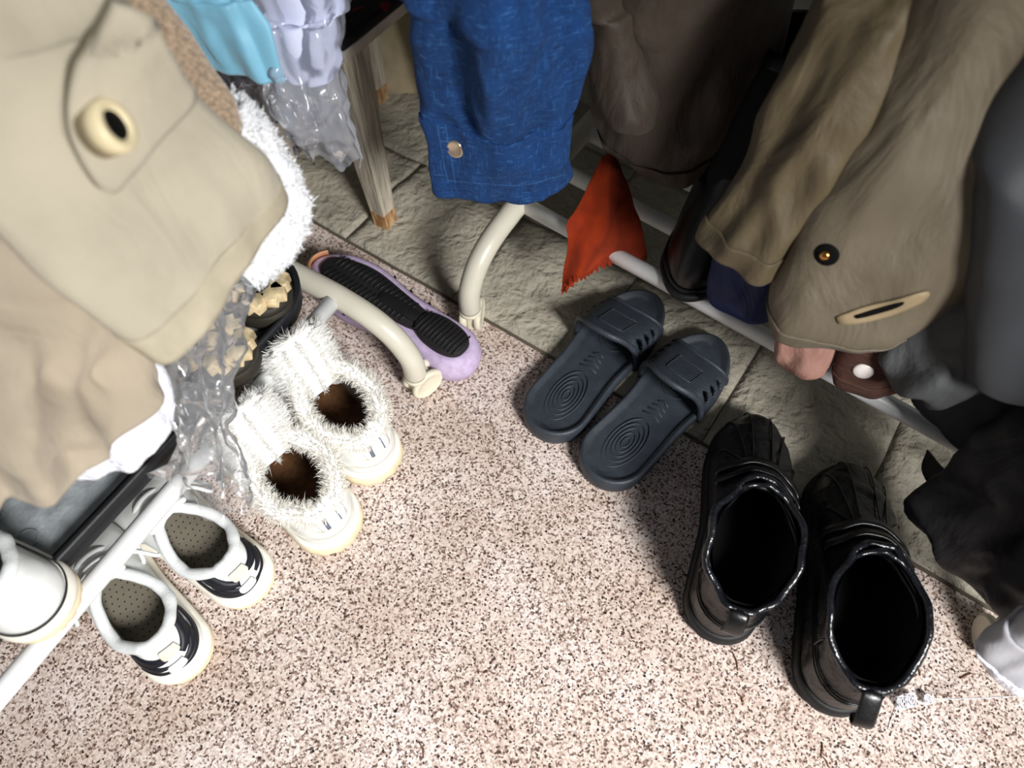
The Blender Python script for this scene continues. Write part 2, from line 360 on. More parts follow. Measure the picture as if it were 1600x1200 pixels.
# ------------------------------------------------------------------ the two garment racks
RZ = .155
def rack(name, label, fj, rdir, adir, length, caster_d, ndist, top, rails, matname, wheel_yaw):
    """fj: joint of the front rail on the near arch; rdir: along the rails; adir: arch direction from the front caster backwards"""
    base = fj - adir * caster_d
    t = thing(name, label, 'garment rack', (base[0], base[1], 0))
    for e, s in enumerate((0, length)):
        b = np.array([base[0], base[1], 0]) + rdir * s; w = .46
        prof = [(0, .050), (0, .075), (.006, .098), (.025, .125), (.055, .143), (.095, .152), (.14, RZ), (w - .14, RZ), (w - .095, .152), (w - .055, .143), (w - .025, .125), (w - .006, .098), (w, .075), (w, .050)]
        P = catmull([b + adir * d + np.array([0, 0, z]) for d, z in prof], 60)
        V, F = tube(P, .0155, 18); wput('foot_arch', V, F, 'enamel', t)
        for d in (0, w):
            c = b + adir * d; wa = R(wheel_yaw); ax = np.array([math.cos(wa), math.sin(wa), 0]); fw = np.array([-ax[1], ax[0], 0])
            hv, hf = lathe([(.0, .0), (.013, 0), (.0165, .003), (.0165, .008), (.0105, .012), (.0105, .03)], c + np.array([0, 0, .040]), (0, 0, 1), 20)
            hub = wput('caster', hv, hf, 'caster', t)
            bv, bf = box(c + fw * .006 + np.array([0, 0, .026]), (.009, .030, .036), wa); wput('fork', bv, bf, 'caster', hub, bevel=.002, smooth=False)
            for sgn in (-1, 1):
                wv, wf = lathe([(.0, -.0055), (.020, -.0055), (.0240, -.004), (.0255, -.001), (.0255, .003), (.022, .0058), (.0205, .0048), (.004, .0052)], c + fw * .010 + ax * sgn * .0105 + np.array([0, 0, .0257]), ax * sgn, 28)
                wput('wheel', wv, wf, 'caster', hub)
    for k in range(rails):
        a = np.array([fj[0], fj[1], RZ]) + adir * (k * ndist); V, F = tube([a + rdir * .012, a + rdir * (length * .5), a + rdir * (length - .012)], .0112, 16)
        wput('rail', V, F, 'enamel_white', t)
    mid = np.array([base[0], base[1], 0]) + adir * .23
    for s in (0.0, length):
        V, F = tube([mid + rdir * s + np.array([0, 0, RZ]), mid + rdir * s + np.array([0, 0, top])], .0125, 16); wput('upright', V, F, 'enamel', t)
    V, F = tube([mid + rdir * -.01 + np.array([0, 0, top]), mid + rdir * (length + .01) + np.array([0, 0, top])], .0125, 16); wput('hanging_rail', V, F, 'enamel', t)
    return t, mid
TOP = 1.42
def unit(v): v = np.array([v[0], v[1], 0.]); return v / np.linalg.norm(v)
lj = at(527, 462, RZ); lb = at(0, 1085, RZ); LC = at(655, 612, 0); ladir = unit(lj - LC); lr = unit(lb - lj)
rackL, midL = rack('garment_rack', 'white tubular garment rack at the left carrying beige jackets and a boot tray', np.array([lj[0], lj[1], 0]), lr, ladir, 1.0, np.linalg.norm((lj - LC)[:2]), .085, TOP, 3, 'enamel_white', -48)
rj = at(812, 316, RZ); rb = at(1543, 717, RZ); RC = at(737, 512, 0); radir = unit(rj - RC); rr = unit(rb - rj)
rackR, midR = rack('garment_rack', 'white tubular garment rack at the right with blue, brown and khaki coats', np.array([rj[0], rj[1], 0]), rr, radir, .78, np.linalg.norm((rj - RC)[:2]), .087, TOP, 3, 'enamel', -8)

# ------------------------------------------------------------------ hanging garments
def top_on(mid, rdir, c):                                  # nearest point on a rack's hanging rail
    s = min(.9, max(.05, (c[:2] - mid[:2]) @ rdir[:2])); return mid[:2] + rdir[:2] * s
def cloth(rows, folds=(), ripple=0, rphase=0, nseg=84, nrow=70, wr=.004, wscale=14, sq=1.0, topat=None, seed=0, hemz=None, stretchz=.45, hf=1.0):
    """rows bottom to top: (Lx, Ly, Rx, Ry, z, front thickness, back thickness). A closed tube of cloth, hem first."""
    K = []
    for lx, ly, rx, ry, z, tf, tb in rows:
        zl, zr = z if isinstance(z, tuple) else (z, z)
        A = at(lx, ly, zl); B = at(rx, ry, zr); K.append(np.concatenate([(A + B) / 2, (B - A) / 2, [tf, tb]]))
    if topat is not None:
        last = K[-1]
        for f, w in ((.45, .8), (.8, .5), (1.0, .22)):
            z = last[2] + (TOP + .014 - last[2]) * f; c = last[:2] + (topat - last[:2]) * f
            K.append(np.concatenate([c, [z], last[3:6] * w, [max(.016, last[6] * w), max(.016, last[7] * w)]]))
    zz = [k[2] for k in K]; Q = catmull(K, nrow)
    # spacing: finer towards the hem
    V = []
    for i, k in enumerate(Q):
        v = i / (nrow - 1); c = k[:3]; h = k[3:6]; hl = np.linalg.norm(h[:2]); n = np.array([-h[1], h[0], 0]) / max(hl, 1e-6)
        if n @ (np.array([0, 0, CAM_H]) - c) < 0: n = -n
        for j in range(nseg):
            th = 2 * math.pi * j / nseg; ct, st = math.cos(th), math.sin(th)
            m = 1.0
            for a, fq, ph, dr in folds: m += a * math.sin(fq * th + ph + dr * v) * (1 - .5 * v) * (hf + (1 - hf) * min(1, v / .28))
            cx = math.copysign(abs(ct) ** sq, ct); sx = math.copysign(abs(st) ** sq, st)
            p = c - h * cx * (1 + (m - 1) * .35) + n * sx * (k[6] if st > 0 else k[7]) * m
            if ripple and v < .2: p = p + np.array([0, 0, ripple * math.sin(5 * th + rphase) * (1 - v / .2)])
            if hemz is not None and v < .35: p = p + np.array([0, 0, hemz(th) * (1 - v / .35)])
            if wr:
                q = Vector((p[0] * wscale + seed, p[1] * wscale, p[2] * wscale * stretchz)); w = noise.fractal(q, 1.0, 2.0, 3) * wr
                w += (abs(noise.noise(q * 1.7 + Vector((seed, 3, 1)))) - .25) * -wr * 1.2
                d = n * st - h / max(hl, 1e-6) * ct; p = p + d * w
            V.append(p)
    return np.array(V), grid_faces(nrow, nseg)
def bvh(V, F): return BVHTree.FromPolygons([Vector(v) for v in V], F)
def cast(B, px, py, off=.0):
    o = Vector((0, 0, CAM_H)); hit = B.ray_cast(o, ray(px, py))
    if hit[0] is None: return None
    n = hit[1] if hit[1].dot(ray(px, py)) < 0 else -hit[1]
    return np.array(hit[0] + n * off), np.array(n)
def patch(B, poly, off=.003, rings=7, n=64, offf=None):               # star-shaped region laid on a surface, seen outline given in the photograph's frame
    P = catmull(list(poly) + [poly[0]], n + 1)[:-1]; c = P.mean(0); V = []; last = None
    hs = [cast(B, p[0], p[1]) for p in P]; mn = np.mean([h[1] for h in hs if h], axis=0); mn /= np.linalg.norm(mn)
    for k in range(rings):
        for p in P:
            q = c + (p - c) * (1 - k / rings); h = cast(B, q[0], q[1], 0); oo = off if offf is None else offf(q)
            V.append(h[0] + mn * oo if h else (last if last is not None else at(q[0], q[1], .4))); last = V[-1]
    h = cast(B, c[0], c[1], 0); V.append(h[0] + mn * (off if offf is None else offf(c)) if h else last); F = grid_faces(rings, n); o = (rings - 1) * n
    F += [(o + j, o + (j + 1) % n, rings * n) for j in range(n)]
    return V, F
def line_on(B, pts, r=.0012, off=.0006, n=50, dash=0):
    P = catmull(pts, n); Q = [cast(B, p[0], p[1], off) for p in P]; Q = [q[0] for q in Q if q]
    if len(Q) < 3: return [], []
    if not dash: return tube(Q, r, 6)
    out = [tube(Q[i:i + 2], r, 6) for i in range(0, len(Q) - 2, dash)]
    return join(*out)
def hemband(V, nseg, i0, i1, off):                         # outer band following rows i0..i1
    out = []
    for i in range(i0, i1 + 1):
        c = V[i * nseg:(i + 1) * nseg].mean(0)
        for j in range(nseg):
            p = V[i * nseg + j]; d = p - c; d[2] = 0; out.append(p + d / (np.linalg.norm(d) + 1e-9) * off)
    return out, grid_faces(i1 - i0 + 1, nseg)
def button(name, B, px, py, r, h, m, parent, prof=None):
    q = cast(B, px, py, 0)
    if not q: return None
    pr = prof or [(r * .2, -.002), (r, -.001), (r, h * .5), (r * .85, h * .9), (r * .3, h), (0.0005, h)]
    V, F = lathe(pr, q[0], q[1], 26); return wput(name, V, F, m, parent)
def base_of(V, nseg): return np.array([V[:nseg, 0].mean(), V[:nseg, 1].mean(), V[:nseg, 2].min()])

# --- near beige jacket with eyelet tab, left
V, F = cloth([(250, 553, 413, 294, .470, .026, .03), (150, 478, 382, 234, .515, .030, .035), (40, 390, 318, 168, .56, .029, .04), (-60, 290, 266, 112, .60, .022, .04), (-190, 160, 203, 22, .65, .012, .04), (-340, 0, 130, -90, .70, .008, .04)],
             folds=[(.16, 3, .4, 1), (.10, 5, 1.7, -2)], wr=.0055, wscale=11, sq=.8, topat=top_on(midL, lr, at(150, 300, .5)), seed=3, nrow=90, nseg=110)
JB = thing('beige_jacket', 'beige cotton jacket with a cream eyelet on a stitched tab, at the upper left', 'jacket', base_of(V, 110))
wput('sleeve', V, F, 'cotton_beige', JB, solid=.003)
hv, hf = hemband(V, 110, 0, 6, .0022); wput('hem', hv, hf, 'hem_beige', JB, solid=.0015)
B = bvh(V, F)
pv, pf = patch(B, [(148, -10), (118, 50), (90, 95), (80, 165), (98, 225), (150, 290), (186, 262), (232, 205), (281, 146), (258, 105), (224, 55), (190, 5)], .006, rings=10, n=90, offf=lambda q: .003 + .012 * min(1, max(0, (q[1] - 146 - (281 - q[0]) * 1.25 + 190) / -190 + 1)) if False else .006 + .014 * min(1, max(0, ((281 - q[0]) * .76 + (146 - q[1]) * .65 + 60) / 170)))
tb = wput('tab', pv, pf, 'cotton_beige', JB, solid=.012)
Bt = bvh(pv, pf)
q = cast(Bt, 155, 184, .001)
vd = np.array(ray(152, 185)); mi = np.array([.91, .42 * math.sin(PITCH), .42 * math.cos(PITCH)]); mi -= vd * (mi @ vd); mi /= np.linalg.norm(mi)
sg = 1 if mi @ q[1] > 0 else -1; eax = -vd * .60 + mi * sg * .80
V2, F2 = lathe([(.0085, -.006), (.0150, -.014), (.0162, .001), (.0145, .0034), (.0105, .0034), (.0088, .001)], q[0] + q[1] * .013, eax, 36)
ey = wput('eyelet', V2, F2[:-2], 'eyelet', tb)
V2, F2 = lathe([(.0092, -.010), (.0092, .0012), (.001, .0012)], q[0] + q[1] * .013, eax, 30); wput('eyelet_hole', V2, F2, 'hole_black', tb)
for off in (0, 9):
    v2, f2 = line_on(bvh(V, F), [(284 + off * .4, 150 + off), (238 + off, 212 + off), (192 + off * .6, 264 + off)], .0007, .001, 34, dash=2)
    if v2: wput('stitching', v2, f2, 'thread_dark', tb)
# --- second beige jacket below it
V, F = cloth([(-50, 868, 240, 562, .400, .028, .03), (-130, 790, 205, 500, .435, .036, .04), (-260, 680, 140, 395, .49, .04, .04), (-460, 520, 20, 250, .55, .04, .04), (-700, 360, -110, 90, .60, .04, .04)],
             folds=[(.35, 4, 2.2, 4), (.30, 6, .3, -5), (.12, 9, 1, 3)], wr=.030, wscale=10, sq=.85, topat=top_on(midL, lr, at(0, 700, .45)), seed=11, nrow=90, nseg=110, stretchz=1.0,
             hemz=lambda th: .012 * math.sin(2 * th + .5))
JP = thing('beige_jacket', 'crumpled pinkish beige jacket with deep folds at the left edge above the boot tray', 'jacket', base_of(V, 110)); wput('body', V, F, 'cotton_pinkbeige', JP, solid=.003)
# --- white cuff hanging below
V, F = cloth([(128, 738, 262, 650, .315, .022, .02), (85, 712, 258, 605, .345, .026, .02), (20, 660, 225, 540, .39, .025, .02), (-60, 590, 170, 470, .44, .02, .02), (-200, 470, 60, 340, .52, .02, .02)],
             folds=[(.10, 5, 0, 2), (.06, 9, 1, 2)], wr=.006, wscale=20, topat=top_on(midL, lr, at(150, 650, .35)), seed=5)
WC = thing('white_shirt', 'white cotton shirt cuff peeking out below the crumpled beige jacket', 'shirt', base_of(V, 84)); wput('sleeve', V, F, 'towel_white', WC, solid=.002)
hv, hf = hemband(V, 84, 0, 5, .002); wput('cuff', hv, hf, 'towel_white', WC, solid=.0015)
# --- tan plush coat with white fleece cuff
V, F = cloth([(332, 222, 385, 205, .488, .010, .012), (272, 145, 350, 130, .52, .014, .015), (190, 40, 276, 30, .56, .016, .015), (110, -50, 215, -60, .60, .016, .015), (0, -170, 130, -180, .645, .016, .015)],
             folds=[(.06, 4, .5, 1)], wr=.003, wscale=20, topat=top_on(midL, lr, at(330, 300, .5)), seed=8)
TC = thing('plush_coat', 'tan plush coat with a thick white fleece cuff, behind the beige eyelet jacket', 'coat', base_of(V, 84))
wput('sleeve', V, F, 'plush_tan', TC, solid=.003)
V, F = cloth([(392, 446, 448, 396, .385, .008, .008), (382, 430, 470, 345, .395, .018, .018), (368, 365, 474, 300, .42, .024, .022), (345, 285, 440, 232, .455, .024, .022), (330, 222, 402, 178, .485, .022, .02), (315, 180, 378, 150, .50, .014, .014)],
             folds=[(.03, 5, .5, 1)], wr=.004, wscale=60, seed=9, nrow=60, nseg=100, stretchz=1)
cu = wput('fleece_cuff', V, F, 'fleece', TC, solid=.004)
c0 = V.reshape(60, 100, 3).mean(1, keepdims=True); nn = (V.reshape(60, 100, 3) - c0); nn /= np.linalg.norm(nn, axis=2, keepdims=True) + 1e-9
fv, ff = fuzz(V, nn.reshape(-1, 3), 9000, .0055, .0007, lean=1.2, seed=4); o = wput('fleece_pile', fv, ff, 'fleece', cu); o['kind'] = 'stuff'
# --- light blue satin garment
V, F = cloth([(330, 104, 440, 128, .440, .006, .008), (298, 58, 425, 82, .47, .010, .012), (254, -5, 400, 8, .51, .012, .012), (195, -90, 330, -80, .56, .012, .012)],
             folds=[(.25, 4, .5, 2), (.12, 7, 0, -2)], wr=.006, wscale=24, topat=top_on(midL, lr, at(330, 50, .5)) , seed=2)
SB = thing('satin_blouse', 'light blue satin blouse between the tan coat and the plastic garment bag', 'blouse', base_of(V, 84)); wput('sleeve', V, F, 'satin_blue', SB, solid=.0015)
# --- garment in a clear plastic bag
topB = top_on(midL, lr, at(430, 100, .4)) + np.array([.02, .06])
V, F = cloth([(462, 128, 516, 122, .425, .008, .008), (432, 95, 520, 90, .44, .016, .016), (410, 35, 518, 25, .48, .022, .02), (385, -60, 512, -70, .53, .022, .02)],
             folds=[(.15, 4, 1, 2), (.08, 6, 0, -2)], wr=.004, wscale=20, topat=topB, seed=21)
LB = thing('bagged_shirt', 'pale lilac-white shirt inside the clear plastic garment cover', 'shirt', base_of(V, 84)); wput('body', V, F, 'pale_lilac', LB, solid=.002)
V, F = cloth([(474, 238, 562, 252, .335, .010, .010), (455, 212, 555, 215, .365, .016, .016), (432, 170, 542, 175, .395, .022, .022), (405, 110, 536, 105, .435, .028, .028), (368, 25, 530, 20, .48, .032, .032), (330, -70, 526, -70, .53, .032, .032)],
             folds=[(.22, 5, 1, 3), (.16, 8, 0, -5)], ripple=.012, rphase=1, wr=.009, wscale=20, topat=topB, seed=31, stretchz=1.1, nrow=90, nseg=120)
GB = thing('garment_bag', 'crinkled clear plastic garment cover hanging beside the wooden stool', 'garment bag', base_of(V, 120)); wput('film', V, F, 'film_milky', GB)
V, F = cloth([(400, 190, 468, 240, .325, .012, .012), (375, 140, 455, 205, .355, .02, .02), (345, 90, 440, 150, .395, .022, .022), (310, 20, 410, 70, .45, .022, .022), (260, -80, 370, -50, .52, .02, .02)],
             folds=[(.18, 5, 1, 3), (.1, 9, 0, -5)], wr=.008, wscale=30, topat=topB + np.array([-.04, -.05]), seed=33, stretchz=1)
GG = thing('garment_bag', 'grey translucent plastic cover edge between the white fleece cuff and the clear garment bag', 'garment bag', base_of(V, 84)); wput('film', V, F, 'film_grey', GG)
# --- clear crumpled plastic bag above the boot tray
V, F = cloth([(248, 745, 378, 800, .215, .012, .012), (268, 720, 374, 750, .235, .022, .018), (276, 690, 362, 690, .26, .022, .018), (262, 640, 358, 640, .29, .024, .018), (250, 590, 364, 575, .325, .022, .018), (250, 545, 378, 500, .37, .018, .018), (240, 505, 372, 455, .40, .016, .016), (215, 440, 345, 395, .44, .016, .016)],
             folds=[(.35, 4, 1, 3), (.25, 7, 0, -5)], ripple=.012, wr=.010, wscale=22, topat=top_on(midL, lr, at(300, 600, .3)), seed=41, stretchz=1.1, nrow=90, nseg=120)
CB = thing('plastic_bag', 'clear crumpled plastic bag hanging over the edge of the boot tray', 'plastic bag', base_of(V, 120)); wput('film', V, F, 'film_clear', CB)

# --- blue shirt sleeve with snap cuff
V, F = cloth([(692, 292, 888, 276, .325, .028, .028), (686, 240, 890, 232, .368, .028, .028), (674, 176, 894, 180, .415, .03, .03), (668, 160, 896, 165, .426, .034, .034), (648, 85, 905, 92, .478, .046, .042), (630, 10, 912, 10, .528, .05, .045), (600, -110, 915, -110, .59, .05, .045)],
             folds=[(.20, 3, 2.0, 2), (.28, 5, .7, -3), (.10, 8, 0, 4)], wr=.009, wscale=18, topat=top_on(midR, rr, at(800, 100, .5)), seed=51, nrow=100, nseg=120, hf=.25, hemz=lambda th: -.006 * max(0, math.sin(th)))
BS = thing('denim_shirt', 'blue linen-weave shirt sleeve with a silver snap on the cuff', 'shirt', base_of(V, 120)); wput('sleeve', V, F, 'denim', BS, solid=.0025)
hv, hf = hemband(V, 120, 0, 22, .0022); cf = wput('cuff', hv, hf, 'denim', BS, solid=.002); B = bvh(hv, hf)
button('snap_button', B, 712, 232, .0095, .0032, 'snap', cf, [(.002, -.002), (.0088, -.001), (.0098, .001), (.0098, .002), (.0085, .0034), (.0072, .0028), (.003, .0022), (.0004, .0021)])
for off in (0, 12):
    v2, f2 = line_on(B, [(700 + off, 285), (690 + off, 230), (681 + off, 176)], .0006, .0008, 70, dash=2)
    if v2: wput('stitching', v2, f2, 'denim_thread', cf)
v2, f2 = line_on(B, [(700, 281), (760, 286), (820, 288), (880, 272)], .0006, .0008, 90, dash=2)
if v2: wput('stitching', v2, f2, 'denim_thread', cf)
# --- brown nylon jacket
tB = top_on(midR, rr, at(1050, 100, .45))
V, F = cloth([(968, 226, 1118, 246, .275, .05, .04), (945, 190, 1138, 222, .305, .06, .05), (925, 120, 1185, 150, .36, .065, .05), (900, 20, 1222, 30, .44, .065, .05), (880, -90, 1260, -90, .52, .06, .05)],
             folds=[(.12, 4, 1, 2), (.08, 7, 0, -2)], wr=.010, wscale=14, topat=tB, seed=61, nrow=90, nseg=110)
BJ = thing('brown_jacket', 'dark brown nylon jacket with elastic hem hanging right of the blue sleeve', 'jacket', base_of(V, 110)); wput('body', V, F, 'brown_nylon', BJ, solid=.003)
hv, hf = hemband(V, 110, 0, 12, .003); wput('hem', hv, hf, 'brown_nylon', BJ, solid=.002)
V, F = cloth([(955, 190, 1020, 186, .375, .025, .02), (935, 150, 1026, 150, .395, .035, .03), (915, 90, 1015, 85, .43, .038, .03), (900, 10, 1000, 5, .48, .04, .03), (885, -90, 985, -90, .54, .04, .03)],
             folds=[(.08, 4, 1, 2)], wr=.005, wscale=20, topat=tB + np.array([-.02, -.02]), seed=63)
sl = wput('sleeve', V, F, 'brown_nylon', BJ, solid=.003); B = bvh(V, F)
v2, f2 = line_on(B, [(985, 5), (1008, 85), (1021, 150)], .0012, .0005)
if v2: wput('seam', v2, f2, 'brown_seam', sl)
# --- khaki parka: body and sleeve
tK = top_on(midR, rr, at(1350, 250, .5))
V, F = cloth([(1215, 505, 1440, 485, .300, .035, .04), (1208, 470, 1470, 455, .325, .055, .05), (1222, 420, 1530, 385, .36, .065, .055), (1285, 305, 1640, 255, .44, .07, .06), (1365, 165, 1760, 90, .52, .075, .06), (1450, 10, 1900, -80, .60, .07, .06)],
             folds=[(.09, 3, 1.2, 2), (.08, 5, 0, -2)], wr=.009, wscale=11, topat=tK, seed=71, nrow=90, nseg=120, hemz=lambda th: -.012 * max(0, math.sin(th)))
KP = thing('khaki_parka', 'khaki parka with a brass snap and stitched pocket, hanging at the upper right', 'parka', base_of(V, 120)); kb = wput('body', V, F, 'khaki_grey', KP, solid=.003)
hv, hf = hemband(V, 120, 0, 9, .0025); wput('hem', hv, hf, 'khaki_grey', KP, solid=.002); B = bvh(V, F)
v2, f2 = line_on(bvh(hv, hf), [(1222, 478), (1262, 512), (1330, 524), (1400, 498)], .0007, .0008, 80, dash=2)
if v2: wput('stitching', v2, f2, 'thread_dark', kb)
bt = button('snap_button', B, 1292, 397, .011, .003, 'hole_black', kb)
button('snap_stud', B, 1290, 397, .0048, .006, 'snap_brass', kb)
for off in (0, 11):
    v2, f2 = line_on(B, [(1232 + off, 412), (1290 + off, 318), (1370 + off, 180), (1440 + off, 60)], .0010, .0006, 90, dash=0)
    if v2: wput('stitching', v2, f2, 'thread_dark', kb)
Bh = bvh(*join((V, F), (hv, hf)))
pv, pf = patch(Bh, [(1306, 492), (1350, 476), (1400, 464), (1448, 452), (1440, 468), (1400, 486), (1350, 500), (1314, 503)], .003, 5, 48); fl = wput('pocket_welt', pv, pf, 'khaki_light', kb, solid=.003)
pv, pf = patch(bvh(pv, pf), [(1335, 491), (1370, 480), (1410, 470), (1404, 477), (1370, 488), (1340, 495)], .0025, 4, 32); wput('pocket_slit', pv, pf, 'hole_black', fl, solid=.001)
V, F = cloth([(1108, 366, 1232, 428, .345, .03, .03), (1122, 330, 1258, 388, .372, .034, .03), (1155, 262, 1305, 312, .42, .04, .035), (1212, 145, 1385, 190, .49, .045, .035), (1286, 0, 1480, 30, .565, .045, .035), (1370, -150, 1590, -130, .63, .045, .035)],
             folds=[(.14, 4, .4, 2), (.10, 7, 0, -3)], wr=.008, wscale=15, topat=tK + np.array([-.05, -.03]), seed=73, nrow=90, nseg=110)
ks = wput('sleeve', V, F, 'khaki', KP, solid=.003)
hv, hf = hemband(V, 110, 0, 11, .0022); wput('cuff', hv, hf, 'khaki', ks, solid=.002); B = bvh(hv, hf)
v2, f2 = line_on(B, [(1128, 322), (1180, 352), (1245, 384)], .0008, .0008, 60, dash=2)
if v2: wput('stitching', v2, f2, 'thread_dark', ks)
# --- navy cloth below the khaki sleeve
V, F = cloth([(1118, 462, 1208, 488, .195, .025, .02), (1112, 440, 1214, 470, .21, .035, .025), (1118, 400, 1225, 420, .245, .04, .03), (1150, 320, 1260, 330, .31, .04, .03), (1210, 200, 1330, 190, .39, .03, .03)],
             folds=[(.12, 3, 1, 1)], wr=.004, wscale=20, topat=top_on(midR, rr, at(1200, 300, .4)) + np.array([.03, .04]), seed=81)
NV = thing('navy_sweater', 'navy blue sleeve end just below the khaki parka cuff', 'sweater', base_of(V, 84)); wput('sleeve', V, F, 'navy', NV, solid=.003)
# --- dusty pink hem and brown corduroy cuff over the front rail
V, F = cloth([(1216, 562, 1296, 572, .205, .018, .016), (1212, 545, 1302, 560, .225, .022, .02), (1225, 510, 1320, 515, .26, .024, .02), (1265, 440, 1365, 430, .325, .024, .02), (1330, 320, 1440, 300, .41, .02, .02)],
             folds=[(.15, 4, 1, 1)], wr=.004, wscale=30, topat=top_on(midR, rr, at(1280, 500, .3)), seed=83)
PK = thing('pink_blouse', 'dusty pink cloth hem showing below the khaki parka', 'blouse', base_of(V, 84)); wput('body', V, F, 'dusty_pink', PK, solid=.002)
V, F = cloth([(1308, 596, 1408, 602, .205, .016, .014), (1304, 575, 1415, 585, .225, .018, .016), (1320, 540, 1435, 545, .26, .02, .018), (1370, 450, 1500, 445, .34, .02, .02), (1450, 320, 1590, 300, .42, .02, .02)],
             folds=[(.06, 4, 1, 1)], wr=.002, wscale=30, topat=top_on(midR, rr, at(1370, 550, .3)), seed=85)
CC = thing('corduroy_shirt', 'brown corduroy cuff with an oval white button at the front rail', 'shirt', base_of(V, 84)); wput('sleeve', V, F, 'brown_cord', CC, solid=.003)
hv, hf = hemband(V, 84, 0, 9, .002); cb = wput('cuff', hv, hf, 'brown_cord', CC, solid=.002)
button('button', bvh(*join((V, F), (hv, hf))), 1349, 579, .0105, .003, 'pearl', cb)
# --- grey jacket at right
tG = top_on(midR, rr, at(1500, 500, .4))
V, F = cloth([(1385, 560, 1500, 612, .255, .03, .025), (1380, 545, 1530, 590, .275, .045, .03), (1420, 490, 1600, 520, .32, .05, .035), (1480, 390, 1700, 400, .39, .05, .035), (1560, 270, 1820, 250, .46, .05, .035)],
             folds=[(.16, 4, 1, 2), (.10, 7, 0, -2)], wr=.007, wscale=18, topat=tG, seed=91, ripple=.008)
GJ = thing('grey_jacket', 'soft charcoal grey jacket at the right edge beside the khaki parka', 'jacket', base_of(V, 84)); wput('body', V, F, 'grey_cloth', GJ, solid=.003)
V, F = cloth([(1512, 572, 1680, 590, .33, .04, .03), (1512, 540, 1720, 560, .35, .045, .035), (1520, 440, 1800, 440, .41, .05, .04), (1535, 300, 1900, 280, .49, .05, .04), (1580, 120, 2000, 60, .57, .05, .04)],
             folds=[(.06, 3, 1, 2)], wr=.003, wscale=12, topat=tG + np.array([.03, -.05]), seed=93, sq=.8)
wput('sleeve', V, F, 'grey_satin', GJ, solid=.003)
# --- black-navy garment underneath, and black trousers
V, F = cloth([(1430, 615, 1600, 672, .20, .045, .03), (1425, 600, 1640, 650, .22, .055, .04), (1470, 540, 1720, 560, .28, .06, .04), (1560, 420, 1850, 400, .37, .06, .04)],
             folds=[(.12, 4, 1, 2)], wr=.006, wscale=18, topat=tG + np.array([.06, -.02]), seed=95)
DN = thing('navy_coat', 'near-black navy coat hem under the charcoal jacket', 'coat', base_of(V, 84)); wput('body', V, F, 'black_navy', DN, solid=.003)
V, F = cloth([(1596, 985, 1478, 780, .120, .035, .03), (1600, 930, 1475, 745, .15, .055, .04), (1680, 880, 1520, 690, .20, .06, .04), (1800, 800, 1620, 590, .28, .06, .04), (1950, 700, 1760, 460, .36, .06, .04)],
             folds=[(.22, 3, 1, 2), (.18, 6, 0, -3)], wr=.014, wscale=13, topat=top_on(midR, rr, at(1560, 800, .2)), seed=97, stretchz=1)
BT = thing('black_trousers', 'black trousers hanging low at the right edge above the floor', 'trousers', base_of(V, 84)); wput('leg', V, F, 'black_cloth', BT, solid=.003)
P = [(1450, 703), (1478, 735), (1516, 748), (1530, 790), (1500, 820), (1474, 788), (1442, 738)]
C = catmull(P + [P[0]], 41)[:-1]; cc = C.mean(0); Vv = []
for k in range(4):
    for p in C:
        q = cc + (p - cc) * (1 - k / 4); Vv.append(at(q[0], q[1], .165 + .01 * math.sin(q[0] * .06) - .0006 * abs(q[0] - 1500)))
Vv.append(at(cc[0], cc[1], .172)); Ff = grid_faces(4, 40) + [(120 + j, 120 + (j + 1) % 40, 160) for j in range(40)]
wput('pocket_flap', Vv, Ff, 'black_cloth', BT, solid=.003)
# --- white towel with grey band, bottom right
V, F = cloth([(1655, 1066, 1538, 1026, .14, .022, .02), (1668, 1034, 1534, 1004, .16, .028, .024), (1700, 1000, 1566, 982, .19, .028, .024), (1800, 955, 1662, 938, .26, .028, .024)],
             folds=[(.08, 4, 1, 2)], wr=.003, wscale=30, topat=top_on(midR, rr, at(1600, 900, .3)), seed=99)
TW = thing('white_towel', 'white terry towel with a grey band at the lower right corner', 'towel', base_of(V, 84)); wput('cloth', V, F, 'towel_grey', TW, solid=.003)
hv, hf = hemband(V, 84, 0, 8, .003); wput('hem', hv, hf, 'towel_white', TW, solid=.003)
# ------------------------------------------------------------------ wooden stool in the corner
ST = .345
A = at(536, 80, ST); Bq = at(624, 8, ST); e1 = unit(Bq - A); e2 = np.array([-e1[1], e1[0], 0])
fl = at(604, 352, 0); top_leg = at(558, 92, ST - .02)
stool = thing('wooden_stool', 'small weathered wooden stool with tapered legs and a dark red-black seat cover', 'stool', (fl[0], fl[1], 0))
def leg(p, topxy, m=True):
    V = []; bx, by = e1, e2
    for z, w in ((.004, .0125), (.09, .0155), (.2, .0195), (ST - .016, .0245)):
        f = z / (ST - .016); c = np.array([p[0] + (topxy[0] - p[0]) * f, p[1] + (topxy[1] - p[1]) * f, z])
        for dx, dy in ((-1, -1), (-.8, -1), (.8, -1), (1, -1), (1, 1), (-1, 1)): V.append(c + bx * dx * w + by * dy * w)
    F = grid_faces(4, 6) + [tuple(range(5, -1, -1)), tuple(range(18, 24))]
    l = wput('leg', V, F, 'wood_grey', stool, smooth=False)
    V2 = []
    for z, w in ((0.0, .0130), (.028, .0138), (.038, .0142)):
        f = z / ST; c = np.array([p[0] + (topxy[0] - p[0]) * f, p[1] + (topxy[1] - p[1]) * f, z])
        for dx, dy in ((-1, -1), (1, -1), (1, 1), (-1, 1)): V2.append(c + bx * dx * w + by * dy * w)
    wput('leg_tip', V2, grid_faces(3, 4) + [(3, 2, 1, 0), (8, 9, 10, 11)], 'wood_rust', l, smooth=False)
leg(fl, A + e1 * .025 + e2 * .03)
SW, SD = .27, .25
